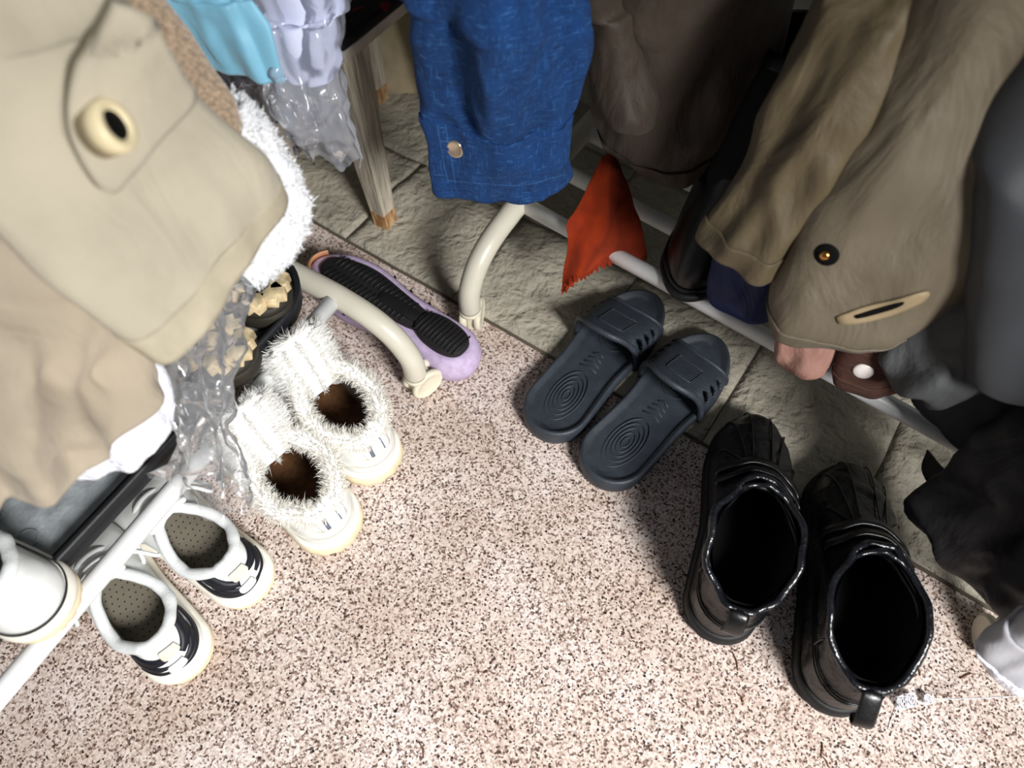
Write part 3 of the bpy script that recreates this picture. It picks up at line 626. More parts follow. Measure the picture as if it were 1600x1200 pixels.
for a_, b_ in ((SW, 0), (0, SD), (SW, SD)):
    q = A + e1 * (a_ * (1) + (.025 if a_ == 0 else -.025)) + e2 * (b_ + (.03 if b_ == 0 else -.03)); leg(q + e1 * (.012 if a_ else -.012), q)
def slabbox(z0, z1, g=0): return join(*[( [A + e1 * x + e2 * y + np.array([0, 0, z - ST]) for z in (z0, z1) for x, y in ((-g, -g), (SW + g, -g), (SW + g, SD + g), (-g, SD + g))], [(3, 2, 1, 0), (4, 5, 6, 7), (0, 1, 5, 4), (1, 2, 6, 5), (2, 3, 7, 6), (3, 0, 4, 7)])])
V, F = slabbox(ST - .018, ST - .002); wput('seat', V, F, 'seat_trim', stool, smooth=False, bevel=.002)
V, F = slabbox(ST - .002, ST + .012, .001); wput('seat_cover', V, F, 'seat_cloth', stool, smooth=False, bevel=.004)
# cardboard sheet leaning behind the stool
a0 = at(592, 150, 0); a1 = at(650, 150, 0)
p0 = at(590, 148, .0); p1 = at(640, 152, .0)
V = []; th = unit((a1 - a0)); nrm = np.array([-th[1], th[0], 0])
for d in (0, .004):
    for s_, z in ((0, 0), (.075, 0), (.082, .10), (.070, .22), (.01, .22), (-.004, .12)): V.append(p0 + th * s_ + nrm * (d + z * .25) + np.array([0, 0, z]))
F = [(5, 4, 3, 2, 1, 0), (6, 7, 8, 9, 10, 11)] + [(i, (i + 1) % 6, (i + 1) % 6 + 6, i + 6) for i in range(6)]
cardo = put('cardboard_sheet', V, F, 'card', smooth=False); tag(cardo, 'torn beige cardboard sheet leaning in the corner behind the stool', 'cardboard')

# ------------------------------------------------------------------ footwear
def smooth(xs, ys):                                       # softened table lookup
    g = np.linspace(-.15, 1.15, 261); y = np.interp(g, xs, ys)
    for _ in range(3): y = np.convolve(np.pad(y, 9, mode='edge'), np.ones(19) / 19, mode='valid')
    return lambda f: float(np.interp(f, g, y))
class Shoe:
    def __init__(s, L, wh, ww, wb, side, zs, toeh, x0, x1, rw, rz, bend=.05, p=.57, a=.38, heel_bulge=.0, toe_w=.62):
        s.__dict__.update(locals()); s.fw = smooth([0, .3, .6, 1], rw); s.fz = smooth(np.linspace(0, 1, len(rz)), rz); s.fW = smooth([0, .22, .45, .70, .88, 1], [wh, wh, ww, wb, wb * .86, wb * toe_w])
    def W(s, f): return s.fW(f)
    def cy(s, f): return s.side * s.bend * s.L * (max(0, f - .3) ** 1.5) * .9
    def out(s, ph, g=0.0, k=1.0):
        f = (1 - math.cos(ph)) / 2; sn = math.sin(ph); rh = 1.05 * s.wh / s.L; rt = 1.30 * s.wb * s.toe_w ** .5 / s.L; w = s.W(f) * math.sqrt(max(0, 1 - max(0, 1 - f / rh) ** 2)) * math.sqrt(max(0, 1 - max(0, 1 - (1 - f) / rt) ** 2))
        return np.array([s.L * (.5 + (f - .5) * k) - g * math.cos(ph), math.copysign(w * k + g * abs(sn) ** .6, sn) + s.cy(f)])
    def rim(s, ph):
        f = (1 - math.cos(ph)) / 2; sn = math.sin(ph); x = s.x0 + (s.x1 - s.x0) * f
        w = s.fw(f) * abs(sn) ** .6; z = s.fz(f)
        return np.array([x, math.copysign(w, sn) + s.cy(x / s.L), z])
    def S(s, ph, t, off=0.0):
        def q(ph, t):
            o = s.out(ph); r = s.rim(ph); f = (1 - math.cos(ph)) / 2; d = math.hypot(o[0] - r[0], o[1] - r[1]); k = min(1, max(0, (f - .45) / .45)); k = k * k * (3 - 2 * k)
            h1 = (r[2] - s.zs) * .5 * (1 - k) + s.toeh * 1.25 * k
            O = np.array([o[0], o[1], s.zs]); C1 = O + np.array([-s.heel_bulge * (1 - f) ** 3 * math.cos(ph), 0, h1])
            zt = (s.zs + (r[2] - s.zs) * .75) * (1 - k) + min(r[2], s.zs + s.toeh * 1.35) * k
            C2 = np.array([r[0] + (o[0] - r[0]) * s.a, r[1] + (o[1] - r[1]) * s.a, zt])
            return O * (1 - t) ** 3 + 3 * C1 * t * (1 - t) ** 2 + 3 * C2 * t * t * (1 - t) + r * t ** 3
        p = q(ph, t)
        if off:
            e = 1e-3; du = q(ph + e, t) - q(ph - e, t); dv = q(ph, min(1, t + e)) - q(ph, max(0, t - e)); n = -np.cross(du, dv); n /= np.linalg.norm(n) + 1e-12
            p = p + n * off
        return p
    def upper(s, n=72, m=22, wr=0, ws=30, seed=0):
        V = []
        for i in range(m):
            for j in range(n):
                p = s.S(2 * math.pi * j / n, i / (m - 1))
                if wr:
                    w = noise.fractal(Vector((p[0] * ws + seed, p[1] * ws * .5, p[2] * ws)), 1, 2, 3) * wr * min(1, i / 4) ; c = np.array([p[0], s.cy(p[0] / s.L), s.zs]); d = p - c; d /= np.linalg.norm(d) + 1e-9; p = p + d * w
                V.append(p)
        return V, [f[::-1] for f in grid_faces(m, n)]
    def inner(s, th=.004, n=72, z=None, wall=.88):
        V = []; z = s.zs + .006 if z is None else z; cx = (s.x0 + s.x1) / 2
        for k in range(9):
            for j in range(n):
                ph = 2 * math.pi * j / n; r = s.rim(ph); o = s.out(ph, 0, wall); t = k / 8
                rr_ = np.array([cx + (r[0] - cx) * (1 - th / .05), r[1] * (1 - th / .05), r[2] - .001]); low = np.array([min(o[0], s.L * .9), o[1], z])
                f = t ** .8; p = rr_ + (low - rr_) * f; p[2] = rr_[2] + (z - rr_[2]) * min(1, t * 1.02)
                # keep the lining inside the shell
                V.append(p)
        return V, grid_faces(9, n)
    def insole(s, z=None, k=.885, n=72):
        z = s.zs + .0065 if z is None else z; V = []
        for g in (1.0, .97):
            for j in range(n):
                o = s.out(2 * math.pi * j / n, 0, k * g); V.append((min(o[0], s.L * .905), o[1], z + (0 if g == 1 else .0012)))
        F = grid_faces(2, n) + [tuple(n + j for j in range(n))]; return V, F
    def sole(s, z0, z1, g=.004, lug=0, nl=28, n=168, bev=.003):
        V = []; lev = [(z0, g - bev), (z0 + bev, g), ((z0 + z1) / 2, g + .0008), (z1 - bev, g), (z1, g - bev)]
        for z, gg in lev:
            for j in range(n):
                ph = 2 * math.pi * j / n; l = lug * (1 if math.sin(nl * ph) > .3 else 0) * (1 if z < (z0 + z1) / 2 else 0); o = s.out(ph, gg - l); V.append((o[0], o[1], z))
        F = grid_faces(len(lev), n) + [tuple(range(n - 1, -1, -1)), tuple((len(lev) - 1) * n + j for j in range(n))]; return V, F
    def collar(s, r, n=90, dz=0, inset=0, wr=0, ph0=0, ph1=2 * math.pi, seed=0):
        P = []; full = ph1 - ph0 > 6.2
        for j in range(n):
            ph = ph0 + (ph1 - ph0) * j / (n if full else n - 1); q = s.rim(ph); c = np.array([(s.x0 + s.x1) / 2, 0, q[2]]); d = c - q; d /= np.linalg.norm(d) + 1e-9
            q = q + d * inset + np.array([0, 0, dz]);
            if wr: q = q + np.array([noise.noise(Vector((j * .14, seed, k * 5.1))) for k in range(3)]) * wr
            P.append(q)
        rad = [r * (1 + (.22 * noise.noise(Vector((j * .2, seed, 9))) if wr else 0)) for j in range(n)]
        return tube(P, rad, 12, closed=full)
    def ribbon(s, pts, w, off=.0012, n=40, th=0):
        P = catmull(pts, n); A_ = np.array([s.S(p[0], p[1], off) for p in P]); V = []
        for i in range(n):
            tg = A_[min(i + 1, n - 1)] - A_[max(i - 1, 0)]; nn = s.S(P[i][0], P[i][1], off + .002) - A_[i]; sd_ = np.cross(nn, tg); sd_ /= np.linalg.norm(sd_) + 1e-12
            ww = w if np.isscalar(w) else float(np.interp(i / (n - 1), np.linspace(0, 1, len(w)), w))
            V += [A_[i] - sd_ * ww / 2, A_[i] + sd_ * ww / 2]
        return V, [(2 * i, 2 * i + 1, 2 * i + 3, 2 * i + 2) for i in range(n - 1)]
    def region(s, poly, off=.0015, n=48, rings=6):
        P = catmull(list(poly) + [poly[0]], n + 1)[:-1]; c = P.mean(0); V = []
        for k in range(rings):
            for p in P: q = c + (p - c) * (1 - k / rings); V.append(s.S(q[0], q[1], off))
        V.append(s.S(c[0], c[1], off)); F = grid_faces(rings, n) + [((rings - 1) * n + j, (rings - 1) * n + (j + 1) % n, rings * n) for j in range(n)]; return V, F
def pose(px, py, z, ang):
    p = at(px, py, z); return (p[0], p[1], 0), R(ang)

# --- black ankle boots
def black_boot(label, loc, ang, side, seed, L=.305):
    t = thing('ankle_boot', label, 'boot', loc, ang, 'pair of black leather ankle boots')
    s = Shoe(L, .041, .038, .050, side, .026, .046, .008, .158, [.034, .050, .050, .030], [.118, .122, .136, .142, .140, .136], bend=.045, a=.30, heel_bulge=.004)
    V, F = s.upper(96, 34, .0035, 34, seed); put('upper', V, F, 'leather_boot', t, solid=.0025, off=-1)
    V, F = s.inner(.006); put('lining', V, F, 'lining_black', t)
    V, F = s.insole(); put('insole', V, F, 'lining_black', t)
    V, F = s.sole(0, .027, .004, .003, 30); so = put('sole', V, F, 'rubber_black', t)
    V, F = s.sole(.010, .0135, .0052, 0, 30); put('welt_line', V, F, 'rubber_black', so)
    V, F = s.collar(.0043, 110, dz=.001, wr=.004, seed=seed); put('padded_collar', V, F, 'collar_leather', t)
    V, F = s.collar(.0035, 110, dz=-.012, inset=.004, wr=.002, seed=seed + 3); put('collar_lining_edge', V, F, 'leather_black', t)
    # tongue flap standing in front of the opening
    Vt = []
    for i in range(9):
        for j in range(13):
            u = j / 12 * 2 - 1; v = i / 8; x = .150 - .018 * v + .012 * (1 - u * u) ; Vt.append((x, u * (.034 - .004 * v) + s.cy(x / L), .112 + .040 * v - .012 * u * u + .002 * math.sin(9 * u + seed)))
    put('tongue', Vt, grid_faces(9, 13, False), 'collar_leather', t, solid=.006, sub=1)
    # toe cap seams and instep straps
    for pts in ([(math.pi - .62, .02), (math.pi - .55, .3), (math.pi - .42, .62), (math.pi - .30, .86)], [(math.pi + .62, .02), (math.pi + .55, .3), (math.pi + .42, .62), (math.pi + .30, .86)],
                [(math.pi - .25, .04), (math.pi - .22, .35), (math.pi - .18, .75)], [(math.pi + .25, .04), (math.pi + .22, .35), (math.pi + .18, .75)],
                [(math.pi - 1.0, .35), (math.pi - .5, .72), (math.pi, .80), (math.pi + .5, .72), (math.pi + 1.0, .35)],
                [(-1.5, .36), (-.8, .42), (0, .45), (.8, .42), (1.5, .36)], [(-1.5, .30), (-.8, .36), (0, .39), (.8, .36), (1.5, .30)],
                [(.9, .4), (1.0, .7), (1.05, .97)], [(-.9, .4), (-1.0, .7), (-1.05, .97)]):
        P = catmull(pts, 40); Q = [s.S(p[0], p[1], .0022) for p in P]; V, F = tube(Q, .0011, 6); put('seam', V, F, 'leather_black', t)
    for k, (a0, a1, tt) in enumerate(((math.pi - 1.15, math.pi + 1.15, .80), (math.pi - 1.2, math.pi + 1.2, .90))):
        V, F = s.ribbon([(a0, tt - .25), (a0 + .5, tt - .05), (math.pi, tt), (a1 - .5, tt - .05), (a1, tt - .25)], .011, .004, 50); put('strap', V, F, 'leather_black', t, solid=.0025)
    # pull tab at the heel
    pb = s.rim(0); Vt = []
    tip = (.028 if seed > 5 else .010)
    prof = [(0, .004), (-.006, .006), (-.012, .001), (-.016 - tip * .3, -.010), (-.014 - tip * .9, -.022), (-.010 - tip * .2, -.034)]
    for dx, dz in prof:
        for w in (-.0115, .0115): Vt.append((pb[0] + dx, w, pb[2] + dz))
    put('pull_tab', Vt, [(2 * i, 2 * i + 1, 2 * i + 3, 2 * i + 2) for i in range(len(prof) - 1)], 'leather_black', t, solid=.003, sub=1)
    return t
l, a = pose(1112, 1000, 0, 71); black_boot('black leather ankle boot standing left of its pair, nearer the slides', l, a, 1, 2, .300)
l, a = pose(1292, 1112, 0, 76); black_boot('black leather ankle boot standing right of its pair, heel loop sticking out', l, a, -1, 8, .305)

# --- rubber slides
def slide(label, loc, ang, side, L=.292):
    t = thing('rubber_slide', label, 'slide sandal', loc, ang, 'pair of dark grey rubber slides')
    s = Shoe(L, .046, .044, .052, side, .03, .03, .01, .1, [.03] * 4, [.05, .05], bend=.05, p=.68, toe_w=.8)
    zt = lambda f: .026 + .008 * (1 - f) + .012 * max(0, f - .8) * 2
    n = 96; lev = [(0, -.004), (.003, -.001), (.012, .001), ('t', .001), ('r', -.0015), ('r', -.0045), ('b', -.0085), ('b', -.014)]; V = []
    for z, g in lev:
        for j in range(n):
            ph = 2 * math.pi * j / n; f = (1 - math.cos(ph)) / 2; o = s.out(ph, g); T = zt(f)
            zz = z if not isinstance(z, str) else {'t': T - .003, 'r': T, 'b': T - .007}[z]; V.append((o[0], o[1], zz))
    for k in (.66, .33):
        for j in range(n):
            ph = 2 * math.pi * j / n; f = (1 - math.cos(ph)) / 2; o = s.out(ph, -.014); c = np.array([L * .5 + (o[0] - L * .5), s.cy(f)]); p = c + (o - c) * k; V.append((p[0] * (1 if True else 1), p[1], zt(f) - .0078))
    m = len(lev) + 2; F = grid_faces(m, n); o = (m - 1) * n
    F += [(o + j, o + j + 1, o + n - j - 1, o + n - j if j else o) for j in range(1, n // 2)] ; F.append(tuple(range(n - 1, -1, -1)))
    F = [f for f in F if len(set(f)) >= 3]
    put('footbed', V, F, 'rubber_slide', t)
    # concentric massage ridges at heel and ball
    for cx, rx, ry, cnt in ((.070, .044, .022, 5), (.205, .036, .026, 4)):
        for k in range(cnt):
            q = 1 - k / cnt; P = [(cx + rx * q * math.cos(b), s.cy(cx / L) + ry * q * math.sin(b), zt(cx / L) - .0070) for b in np.linspace(0, 2 * math.pi, 40, endpoint=False)]
            V, F = tube(P, .0013, 6, closed=True); put('ridge', V, F, 'rubber_slide', t)
    for k in range(4):
        x = .125 + .009 * k; V, F = tube([(x, -.014 + .002 * k, zt(.5) - .007), (x + .004, 0, zt(.5) - .0066), (x, .014 - .002 * k, zt(.5) - .007)], .0013, 6); put('ridge', V, F, 'rubber_slide', t)
    # strap: arched band with three slots on each side
    nu, nv = 110, 56; xa, xb = .150, .240; V = []
    for i in range(nu + 1):
        u = i / nu; be = math.pi * u
        for j in range(nv + 1):
            v = j / nv; sw = abs(math.cos(be)); xr = xa + .020 * (1 - math.sin(be)) - .012 * math.sin(be) ** 4; xf = xb - .006 * math.sin(be) + .004 * sw; x = xr + (xf - xr) * v
            f = x / L; w = s.W(f) * (1 - (abs(2 * f - 1)) ** 6) ** .5 + .003; h = .106 - .056 * v
            cb = math.cos(be); sb_ = math.sin(be); y = s.cy(f) + w * math.copysign(abs(cb) ** .75, cb); z = .014 + (h - .014) * sb_ ** .72; V.append((x, y, z))
    F = []
    for i in range(nu):
        for j in range(nv):
            u = (i + .5) / nu; v = (j + .5) / nv; hole = False
            for k in range(3):
                for uu in (u, 1 - u):
                    c_v = .24 + .23 * k + (uu - .17) * .5; d = ((uu - .175) / .090) ** 2 + ((v - c_v) / .085) ** 2
                    if d < 1: hole = True
            if not hole: q = i * (nv + 1) + j; F.append((q, q + nv + 1, q + nv + 2, q + 1))
    st = put('strap', V, F, 'rubber_strap', t, solid=.0060, off=-1)
    # raised rectangle and edge bead on the strap
    g = np.array(V).reshape(nu + 1, nv + 1, 3)
    V2, F2 = tube(g[:, 0], .0042, 10); put('edge_bead', V2, F2, 'rubber_slide', st)
    V2, F2 = tube(g[:, nv], .0030, 10); put('edge_bead', V2, F2, 'rubber_slide', st)
    P = [g[47, j] for j in range(14, 38, 3)] + [g[i, 38] for i in range(47, 66, 3)] + [g[66, j] for j in range(38, 14, -3)] + [g[i, 14] for i in range(66, 47, -3)]; V2, F2 = tube([p + np.array([0, 0, .0006]) for p in P], .0009, 6, closed=True); put('plate_outline', V2, F2, 'rubber_slide', st)
    return t
m = mat('rubber_strap', (48, 55, 64), rough=.5, var=.12, vscale=60, bump=.0, bscale=420, spec=.4)
def strap_pattern(m):
    nt = m.node_tree; N = nt.nodes; Lk = nt.links; tc = N.new('ShaderNodeTexCoord'); h = None
    for ang in (35, -35):
        mp = N.new('ShaderNodeMapping'); mp.inputs['Rotation'].default_value = (0, 0, R(ang)); Lk.new(tc.outputs['Object'], mp.inputs[0])
        w = N.new('ShaderNodeTexWave'); w.inputs['Scale'].default_value = 95; w.bands_direction = 'X'; Lk.new(mp.outputs[0], w.inputs['Vector'])
        if h is None: h = w.outputs['Fac']
        else:
            a = N.new('ShaderNodeMath'); a.operation = 'MAXIMUM'; Lk.new(h, a.inputs[0]); Lk.new(w.outputs['Fac'], a.inputs[1]); h = a.outputs[0]
    bp = [n for n in N if n.type == 'BUMP'][0]; bp.inputs['Strength'].default_value = .8; bp.inputs['Distance'].default_value = .0016; Lk.new(h, bp.inputs['Height'])
strap_pattern(m)
l, a = pose(840, 680, .015, 54); slide('dark grey rubber slide on the left, toe pointing at the coat rack', l, a, -1)
l, a = pose(924, 751, .015, 46.5); slide('dark grey rubber slide on the right, between its pair and the black boots', l, a, 1)

# --- white winter shoes with fur collar
def fur_shoe(label, loc, ang, side, seed):
    t = thing('fur_lined_shoe', label, 'winter shoe', loc, ang, 'pair of white fur-lined winter shoes')
    s = Shoe(.266, .041, .038, .046, side, .034, .046, .012, .128, [.030, .043, .042, .028], [.108, .110, .114, .122, .128], bend=.045, a=.34, heel_bulge=.006)
    V, F = s.upper(80, 26, .0012, 40, seed); put('upper', V, F, 'white_leather', t, solid=.003, off=-1)
    V, F = s.inner(.012, wall=.84); put('lining', V, F, 'inner_beige', t); V, F = s.insole(z=.040, k=.86); put('insole', V, F, 'insole_brown', t)
    V, F = s.sole(0, .020, .0055, .0045, 26); so = put('sole', V, F, 'cream_sole', t); V, F = s.sole(.019, .034, .0045, 0, 26, bev=.004); put('midsole', V, F, 'white_sole', so)
    Vc, Fc = s.collar(.0105, 90, dz=.001, inset=.000, wr=.003, seed=seed); co = put('fur_collar', Vc, Fc, 'fur_base', t)
    Vc = np.array(Vc).reshape(90, 12, 3); cn = Vc - Vc.mean(1, keepdims=True); cn /= np.linalg.norm(cn, axis=2, keepdims=True)
    fv, ff = fuzz(Vc.reshape(-1, 3), cn.reshape(-1, 3), 5200, .0070, .0006, lean=.40, seed=seed); o = put('fur', fv, ff, 'fur_cream', co); o['kind'] = 'stuff'
    # fluffy tongue, thick and leaning forward
    Vt = []; ni, nj = 14, 20; cen = []
    for i in range(ni):
        v = i / (ni - 1); x = .112 + .022 * v; z = .108 + .086 * v; hw = .031 + .007 * math.sin(v * 2.6); th_ = .014 * (1 - .35 * v)
        if i == ni - 1: hw *= .55; th_ *= .4
        for j in range(nj):
            b = 2 * math.pi * j / nj; nx, nz = -math.sin(1.3), math.cos(1.3); Vt.append((x + nx * th_ * math.sin(b), hw * math.copysign(abs(math.cos(b)) ** .7, math.cos(b)), z + nz * th_ * math.sin(b)))
        cen.append((x, 0, z))
    Ft = grid_faces(ni, nj) + [tuple((ni - 1) * nj + j for j in range(nj))]; tg = put('fur_tongue', Vt, Ft, 'fur_base', t)
    Vt = np.array(Vt); cn = Vt - np.repeat(np.array(cen), nj, axis=0); cn[:, 1] *= .5; cn[:, 0] += .006; cn /= np.linalg.norm(cn, axis=1, keepdims=True)
    fv, ff = fuzz(Vt, cn, 5500, .0100, .0006, lean=.40, seed=seed + 1); o = put('fur', fv, ff, 'fur_white', tg); o['kind'] = 'stuff'
    # heel panel seams and two reflective bars
    for pts in ([(-1.3, .62), (-.6, .55), (-.35, .42), (0, .36), (.35, .42), (.6, .55), (1.3, .62)], [(-1.2, .22), (-.5, .2), (0, .18), (.5, .2), (1.2, .22)], [(-1.6, .3), (-1.9, .6), (-2.1, .9)], [(1.6, .3), (1.9, .6), (2.1, .9)]):
        Q = [s.S(p[0], p[1], .0008) for p in catmull(pts, 50)]; V, F = tube(Q, .0009, 6); put('seam', V, F, 'rib_knit', t)
    for dp, w in ((-.10, .0018), (.14, .0050)):
        V, F = s.ribbon([(dp, .44), (dp, .60), (dp * .9, .76)], w, .0016, 14); put('reflective_bar', V, F, 'reflect_grey', t, solid=.001)
    V, F = s.region([(-.34, .80), (-.30, .5), (-.2, .38), (.2, .38), (.30, .5), (.34, .80), (0, .84)], .0008); put('heel_patch', V, F, 'white_leather', t, solid=.001)
    return t
l, a = pose(608, 742, 0, 136); fur_shoe('white fur-lined shoe nearer the caster, upper right of its pair', l, a, -1, 3)
l, a = pose(545, 848, 0, 137); fur_shoe('white fur-lined shoe with the plastic bag over its tongue, lower left of its pair', l, a, 1, 6)

# --- white running shoes with dark heel print
def sneaker(label, loc, ang, side, seed, print_=True, zbase=0.0, group='pair of white running shoes with dark heel print'):
    t = thing('running_shoe', label, 'sneaker', (loc[0], loc[1], zbase), ang, group)
    s = Shoe(.268, .036, .034, .046, side, .026, .040, .030, .128, [.026, .036, .035, .022], [.076, .070, .066, .070, .082, .090], bend=.05, a=.36, heel_bulge=.006)
    V, F = s.upper(80, 26, .001, 40, seed); put('upper', V, F, 'white_leather', t, solid=.003, off=-1)
    V, F = s.inner(.006, wall=.90); put('lining', V, F, 'inner_beige', t)
    V, F = s.insole(z=.035, k=.90); ins = put('insole', V, F, 'insole_grey', t)
    dots = []
    for i in range(14):
        for j in range(9):
            x = .03 + i * .0085; y = (j - 4) * .0075 + (.00375 if i % 2 else 0)
            if abs(y) < .03: dots.append(lathe([(.0011, 0), (.0011, .0004)], (x, y, .0361), (0, 0, 1), 8))
    V, F = join(*dots); o = put('perforations', V, F, 'insole_dots', ins, smooth=False); o['kind'] = 'stuff'
    V, F = s.sole(0, .012, .004, .002, 36); so = put('outsole', V, F, 'cream_sole', t); V, F = s.sole(.010, .029, .0055, 0, bev=.005); put('midsole', V, F, 'white_sole', so)
    V, F = s.collar(.0068, 90, inset=.001, wr=.001, seed=seed); put('padded_collar', V, F, 'white_mesh', t)
    # ribbed binding just outside the collar
    rb = []
    for j in range(70):
        ph = .35 + (math.pi - .8) * j / 69
        for sg in (1, -1): rb.append(tube([s.S(sg * ph, .93, .0016), s.S(sg * ph, 1.0, .004)], .0009, 5))
    V, F = join(*rb); put('ribbed_binding', V, F, 'rib_knit', t)
    Vt = []
    for i in range(9):
        for j in range(11):
            u = j / 10 * 2 - 1; v = i / 8; Vt.append((.165 - .052 * v, u * (.022 + .006 * v) + s.cy(.5), .078 + .030 * v - .010 * u * u))
    put('tongue', Vt, grid_faces(9, 11, False), 'white_mesh', t, solid=.009, sub=1)
    for k in range(4):
        x = .145 + .016 * k; P = [(x, -.030, .066 - .003 * k), (x + .004, -.012, .088 - .005 * k), (x + .004, .012, .088 - .005 * k), (x, .030, .066 - .003 * k)]; V, F = tube(catmull(P, 20), .0032, 8); put('lace', V, F, 'white_mesh', t)
    for sg in (1, -1):
        P = [(.142, .010 * sg, .094), (.128, .040 * sg, .090), (.120, .054 * sg, .060), (.138, .060 * sg, .045), (.150, .050 * sg, .058)]; V, F = tube(catmull(P, 26), .0026, 8); put('lace_loop', V, F, 'white_mesh', t)
    if print_:
        f_ = side
        for poly in ([(-.95, .80), (-.62, .84), (-.40, .62), (-.10, .50), (.20, .42), (.50, .30), (.72, .26), (.50, .20), (.15, .24), (-.30, .36), (-.60, .50), (-.78, .66)],
                     ):
            pass
        bands = [([(-.98, .86), (-.74, .80), (-.46, .56), (-.12, .42)], [.016, .020, .017, .009]), ([(-.98, .80), (-.90, .46), (-.60, .26), (-.20, .16), (.20, .18)], [.006, .012, .010, .007, .003]),
                 ([(-.66, .50), (-.46, .36), (-.22, .27), (.06, .24)], [.003, .010, .009, .003]), ([(.12, .52), (.42, .50), (.70, .58), (.95, .74)], [.009, .012, .010, .004]),
                 ([(.20, .32), (.46, .32), (.70, .40), (.86, .50)], [.004, .010, .009, .003]), ([(.10, .20), (.40, .17), (.70, .22)], [.002, .005, .002])]
        for pts, w in bands:
            V, F = s.ribbon([(p * f_, min(.93, q * .9 + .14)) for p, q in pts], [v * .8 for v in w], .0018, 30); put('print_stripe', V, F, 'print_navy', t, solid=.001)
        V, F = s.region([(-.14, .76), (.16, .78), (.17, .60), (.04, .58), (-.15, .60)], .003); put('heel_badge', V, F, 'rib_knit', t, solid=.001)
        V, F = s.region([(-.06, .46), (.20, .44), (.20, .30), (-.06, .32)], .0032); put('heel_badge', V, F, 'white_leather', t, solid=.001)
    return t, s
l, a = pose(414, 928, 0, 146); sneaker('white running shoe with navy heel print under the rail, farther of the pair', l, a, -1, 3)
l, a = pose(312, 1048, 0, 138); sneaker('white running shoe with navy heel print and perforated insole, nearest the bottom left corner', l, a, 1, 5)

# --- lavender shoe lying sole up
def lavender():
    h = at(738, 572, .03); tq = at(503, 412, .03); d = tq - h; L = np.linalg.norm(d[:2]); an = math.atan2(d[1], d[0])
    t = thing('lavender_sneaker', 'lavender mesh sneaker lying upside down with black sole up, under the rack leg', 'sneaker', (h[0], h[1], 0), an)
    s = Shoe(L, .036, .033, .047, 1, .04, .03, .01, .1, [.03] * 4, [.05, .05], bend=.06, toe_w=.72)
    V = []; n = 96
    for z, g in ((.0, -.030), (.004, -.012), (.016, .003), (.030, .005), (.046, .002), (.054, -.004), (.056, -.010), (.054, -.016)):
        for j in range(n):
            ph = 2 * math.pi * j / n; o = s.out(ph, g); V.append((o[0], o[1], z - (.012 * max(0, (o[0] / L - .75)) * 4 * .3)))
    F = grid_faces(8, n) + [tuple(range(n - 1, -1, -1)), tuple(7 * n + j for j in range(n))]; up = put('upper', V, F, 'lavender', t)
    def pad(x0, x1, k, z0, z1, name, m):
        P = []
        for j in range(60):
            ph = 2 * math.pi * j / 60; f = (1 - math.cos(ph)) / 2; x = x0 + (x1 - x0) * f; w = s.W(x / L) * k * abs(math.sin(ph)) ** .62; P.append((x, math.copysign(w, math.sin(ph)) + s.cy(x / L)))
        V, F = prism(P, z0, z1, .002); return put(name, V, F, m, t)
    pad(.012, .096, .70, .048, .066, 'heel_sole', 'outsole_black'); pad(.082, L - .022, .72, .048, .061, 'outsole', 'outsole_black')
    pad(.090, .170, .30, .056, .0635, 'shank_ridge', 'rubber_black')
    for k in range(11):
        x = .018 + k * .0070; w = s.W(x / L) * .54; V, F = tube([(x, -w + s.cy(x / L), .0662), (x, w, .0662)], .0014, 6); put('tread_rib', V, F, 'rubber_black', t)
    for k in range(18):
        x = .115 + k * .0085
        if x > L - .04: break
        for y0 in (-.6, .05):
            w = s.W(x / L); V, F = tube([(x, y0 * w + s.cy(x / L), .0612), (x + .002, (y0 + .5) * w + s.cy(x / L), .0612)], .0016, 6); put('tread_rib', V, F, 'rubber_black', t)
    # peach toe bumper
    V = []
    for z, g in ((.018, .0025), (.030, .0045), (.054, .0030), (.060, -.004)):
        for j in range(40):
            ph = math.pi - .75 + 1.1 * j / 39; o = s.out(ph, g); V.append((o[0], o[1], z))
    put('toe_bumper', V, grid_faces(4, 40, False), 'peach', t, solid=.002)
    # vent cut-outs along the visible side
    for k in range(9):
        for ph in (.95 + .12 * k, -.95 - .12 * k):
            o = s.out(ph, .003); zz = .040 + .008 * (k % 2); r_ = .0030; V = [(o[0] - r_, o[1], zz - r_), (o[0] + r_, o[1], zz - r_), (o[0], o[1] - .0 , zz + r_)]; put('vent', V, [(0, 1, 2)], 'hole_black', t, smooth=False, solid=.002)
lavender()

# --- boot tray on the left rack, with its contents
ZT = RZ + .0125
tr0 = at(478, 432, ZT); tdir = lr; tin = np.array([-lr[1], lr[0], 0]); 
if tin @ ladir < 0: tin = -tin
ca = at(492, 478, ZT + .015); cb_ = at(0, 1012, ZT + .015); tl = unit(cb_ - ca); tw = np.array([-tl[1], tl[0], 0]); tw = tw if tw @ ladir > 0 else -tw
tray_o = at(484, 470, ZT + .015) - tl * .030
BTY = thing('boot_tray', 'black rubber boot tray with raised rim lying on the left rack shelf', 'boot tray', (tray_o[0], tray_o[1], ZT))
def rrect(l, w, r, g, n=12):
    P = []
    for cx, cy, a0 in ((l - r, w - r, 0), (r, w - r, 90), (r, r, 180), (l - r, r, 270)):
        for k in range(n): b = R(a0 + 90 * k / (n - 1)); P.append((cx + (r + g) * math.cos(b), cy + (r + g) * math.sin(b)))
    return P
TLn, TWd = .84, .31; V = []; lev = [(0, -.004), (.004, 0), (.028, .003), (.032, .001), (.032, -.004), (.026, -.006), (.022, -.008), (.025, -.011), (.022, -.014), (.007, -.017), (.005, -.022)]
for z, g in lev:
    for x, y in rrect(TLn, TWd, .075, g): p = np.array([tray_o[0], tray_o[1], ZT]) + tl * x + tw * y; V.append((p[0], p[1], p[2] + z))
